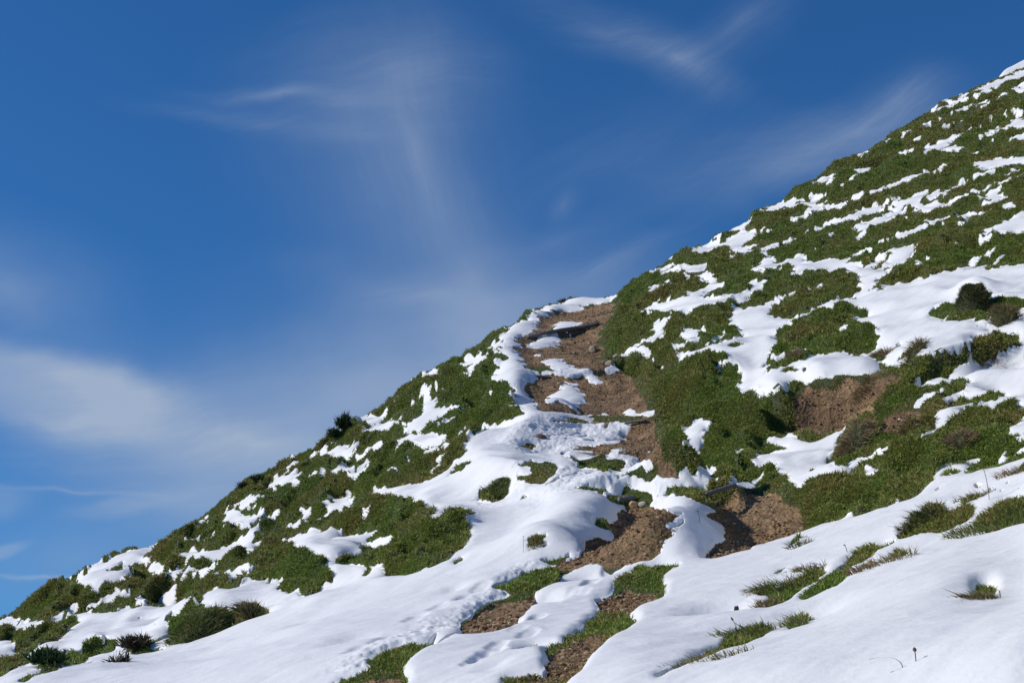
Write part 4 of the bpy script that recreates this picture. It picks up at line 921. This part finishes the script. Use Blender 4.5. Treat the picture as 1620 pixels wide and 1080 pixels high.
# weathered step edgings of the path
def plank(pl, rad, label, name='step_log', flat_=1.0, lift=.02, mat=None, sides=10, cat='step edging'):
    pw = [wp(a, b, CMT) for a, b in pl]; n_s = 22; pw = np.array(pw); t = np.linspace(0, len(pw)-1, n_s)
    xs = np.interp(t, range(len(pw)), pw[:, 0]); ys = np.interp(t, range(len(pw)), pw[:, 1])
    zs = np.array([ground_at(a, b, Zg) for a, b in zip(xs, ys)]); cf = np.polyfit(t, zs, 1); zs = np.polyval(cf, t)+lift
    if len(pl) < 4: xs = np.linspace(xs[0], xs[-1], n_s); ys = np.linspace(ys[0], ys[-1], n_s)
    c = np.array([xs.mean(), ys.mean(), zs.mean()]); V_ = []; F_ = []
    for q in range(n_s):
        a = np.array([xs[q], ys[q], zs[q]]); bq = min(q+1, n_s-1); aq = max(q-1, 0)
        d = np.array([xs[bq]-xs[aq], ys[bq]-ys[aq], zs[bq]-zs[aq]]); d /= np.linalg.norm(d); sdv = np.cross(d, [0, 0, 1]); sdv /= np.linalg.norm(sdv); upv = np.cross(sdv, d)
        rr = rad*(1+.08*math.sin(q*1.9)+.05*rng.normal())
        if q in (0, n_s-1): rr *= .8
        for g in range(sides):
            th = g*2*math.pi/sides; V_.append(a-c+sdv*math.cos(th)*rr+upv*math.sin(th)*rr*flat_)
    for q in range(n_s-1):
        for g in range(sides): F_.append([q*sides+g, q*sides+(g+1) % sides, (q+1)*sides+(g+1) % sides, (q+1)*sides+g])
    V_.append(np.array([xs[0], ys[0], zs[0]])-c); V_.append(np.array([xs[-1], ys[-1], zs[-1]])-c); e0, e1_ = len(V_)-2, len(V_)-1
    for g in range(sides): F_.append([e0, (g+1) % sides, g, g]); F_.append([e1_, (n_s-1)*sides+g, (n_s-1)*sides+(g+1) % sides, (n_s-1)*sides+(g+1) % sides])
    import bmesh
    bm = bmesh.new(); vs = [bm.verts.new(q) for q in V_]
    for f in F_: bm.faces.new([vs[i] for i in dict.fromkeys(f)])
    for f in bm.faces: f.smooth = True
    me = bpy.data.meshes.new(name); bm.to_mesh(me); bm.free(); me.materials.append(mat or m_wood)
    o = bpy.data.objects.new(name, me); COL.objects.link(o); o.location = c
    return set_props(o, label, cat, 'weathered timbers edging the steps of the path')
plank([(833,533),(858,534),(885,526),(915,521),(948,514)], .034, 'long grey log edging the highest step of the path, partly under snow', lift=.05)
plank([(1117,786),(1140,784),(1164,780)], .016, 'thin grey pole lying on the mossy step right of the snow berm', lift=.05)
plank([(978,795),(1004,792)], .02, 'short grey log end at the top of the muddy rut', lift=.03)
plank([(988,672),(1022,669)], .022, 'grey plank edge in the mossy middle step below the grass bank', flat_=.6, lift=.03)
plank([(845,592),(870,597)], .02, 'dark timber edge peeping out under snow at the second step', lift=.02)

def rock(px, py, sx, sy, sz, tint, label, seed, rot=0.0, group='rocks on the path'):
    c = place(px, py); vs, fs = rock_shape(seed, 1); ct, st_ = math.cos(rot), math.sin(rot)
    vs = vs*np.array([sx, sy, sz]); vs = np.stack([vs[:, 0]*ct-vs[:, 1]*st_, vs[:, 0]*st_+vs[:, 1]*ct, vs[:, 2]], -1)
    o = mesh_np('rock', vs, fs, m_stone, smooth=False, col=np.array(tint)[None]*(.85+.3*rng.random((len(vs), 1)))); o.location = c+np.array([0, 0, sz*.35]); return set_props(o, label, 'rock', group)
rock(938,557,.07,.08,.085,(.30,.24,.17),'pale grey angular rock in the path edge below the grass bank',3,.4)
rock(1002,801,.045,.04,.035,(.42,.28,.15),'rounded tan stone at the head of the muddy rut',8)
rock(1018,800,.04,.03,.025,(.45,.40,.33),'small pale stone right of the tan stone',12)
rock(921,717,.10,.06,.03,(.42,.34,.25),'flat pale stone lying in the thawing steps',15)
rock(936,719,.04,.03,.03,(.45,.35,.30),'small pinkish stone right of the flat pale stone',16)
rock(965,577,.07,.05,.05,(.33,.28,.22),'grey stone at the foot of the bank near the second step',21)
rock(975,566,.06,.05,.05,(.36,.31,.25),'grey stone leaning in the bank grass above the second step',22,.7)
rock(908,560,.05,.04,.03,(.30,.22,.15),'brown stone among the gravel of the upper path',25)
rock(885,609,.05,.04,.03,(.33,.26,.19),'brown stone in the gravel right of the snowy edge',27)
rock(855,690,.07,.05,.05,(.13,.085,.06),'dark reddish stone in the hollow under the snow overhang',31)

# seed stalks
def stalk(px, py, h, lean, label, head=.022, rad=.0016):
    c = place(px, py); c[2] = ground_at(c[0], c[1], Ztop); o = empty('seed_stalk', c, label, 'stalk', 'dry seed stalks in the snow')
    pts_ = [np.array([0, 0, -.05])]; q = 9
    for i in range(1, q+1): f = i/q; pts_.append(np.array([lean[0]*h*f*f, lean[1]*h*f*f, h*f*(1-lean[2]*f*f)]))
    def tube(points, radii, nm):
        V_, F_ = [], []
        for p_, r_ in zip(points, radii):
            for g in range(6): V_.append(p_+np.array([math.cos(g*1.047)*r_, math.sin(g*1.047)*r_, 0]))
        for s_ in range(len(points)-1):
            for g in range(6): F_.append([s_*6+g, s_*6+(g+1) % 6, (s_+1)*6+(g+1) % 6, (s_+1)*6+g])
        mesh_np(nm, V_, F_, m_stem, o)
    tube(pts_, [rad]*len(pts_), 'stem')
    d = pts_[-1]-pts_[-2]; d = d/np.linalg.norm(d)
    tube([pts_[-1]+d*head*t for t in (0, .2, .5, .8, 1)], [rad, rad*3.4, rad*3.8, rad*2.6, rad*.5], 'seed_head')
stalk(1449,1045,.024,(-.05,0,0),'short upright seed stalk at the bottom of the right snowfield',.012,.0014)
stalk(1428,1055,.05,(-1.5,0,.55),'bent seed stalk lying on the snow left of the short upright one',.012,.0012)
stalk(1167,1003,.05,(-.3,0,0),'tall seed stalk over the lowest grassy strip',.016,.0011)
stalk(1107,826,.06,(-.15,0,0),'single thin stalk on the shaded side of the snow berm',.008,.0016)
stalk(828,873,.09,(0,0,0),'very thin stalk in the snow left of the muddy rut',.004,.0009)
stalk(1340,873,.03,(-.3,0,0),'dark twig sticking up at the turf ribbon in the right snow',.006,.0016)
stalk(1565,790,.16,(-.12,0,.05),'long pale stalk above the turf island in the right snowfield',.01,.0014)
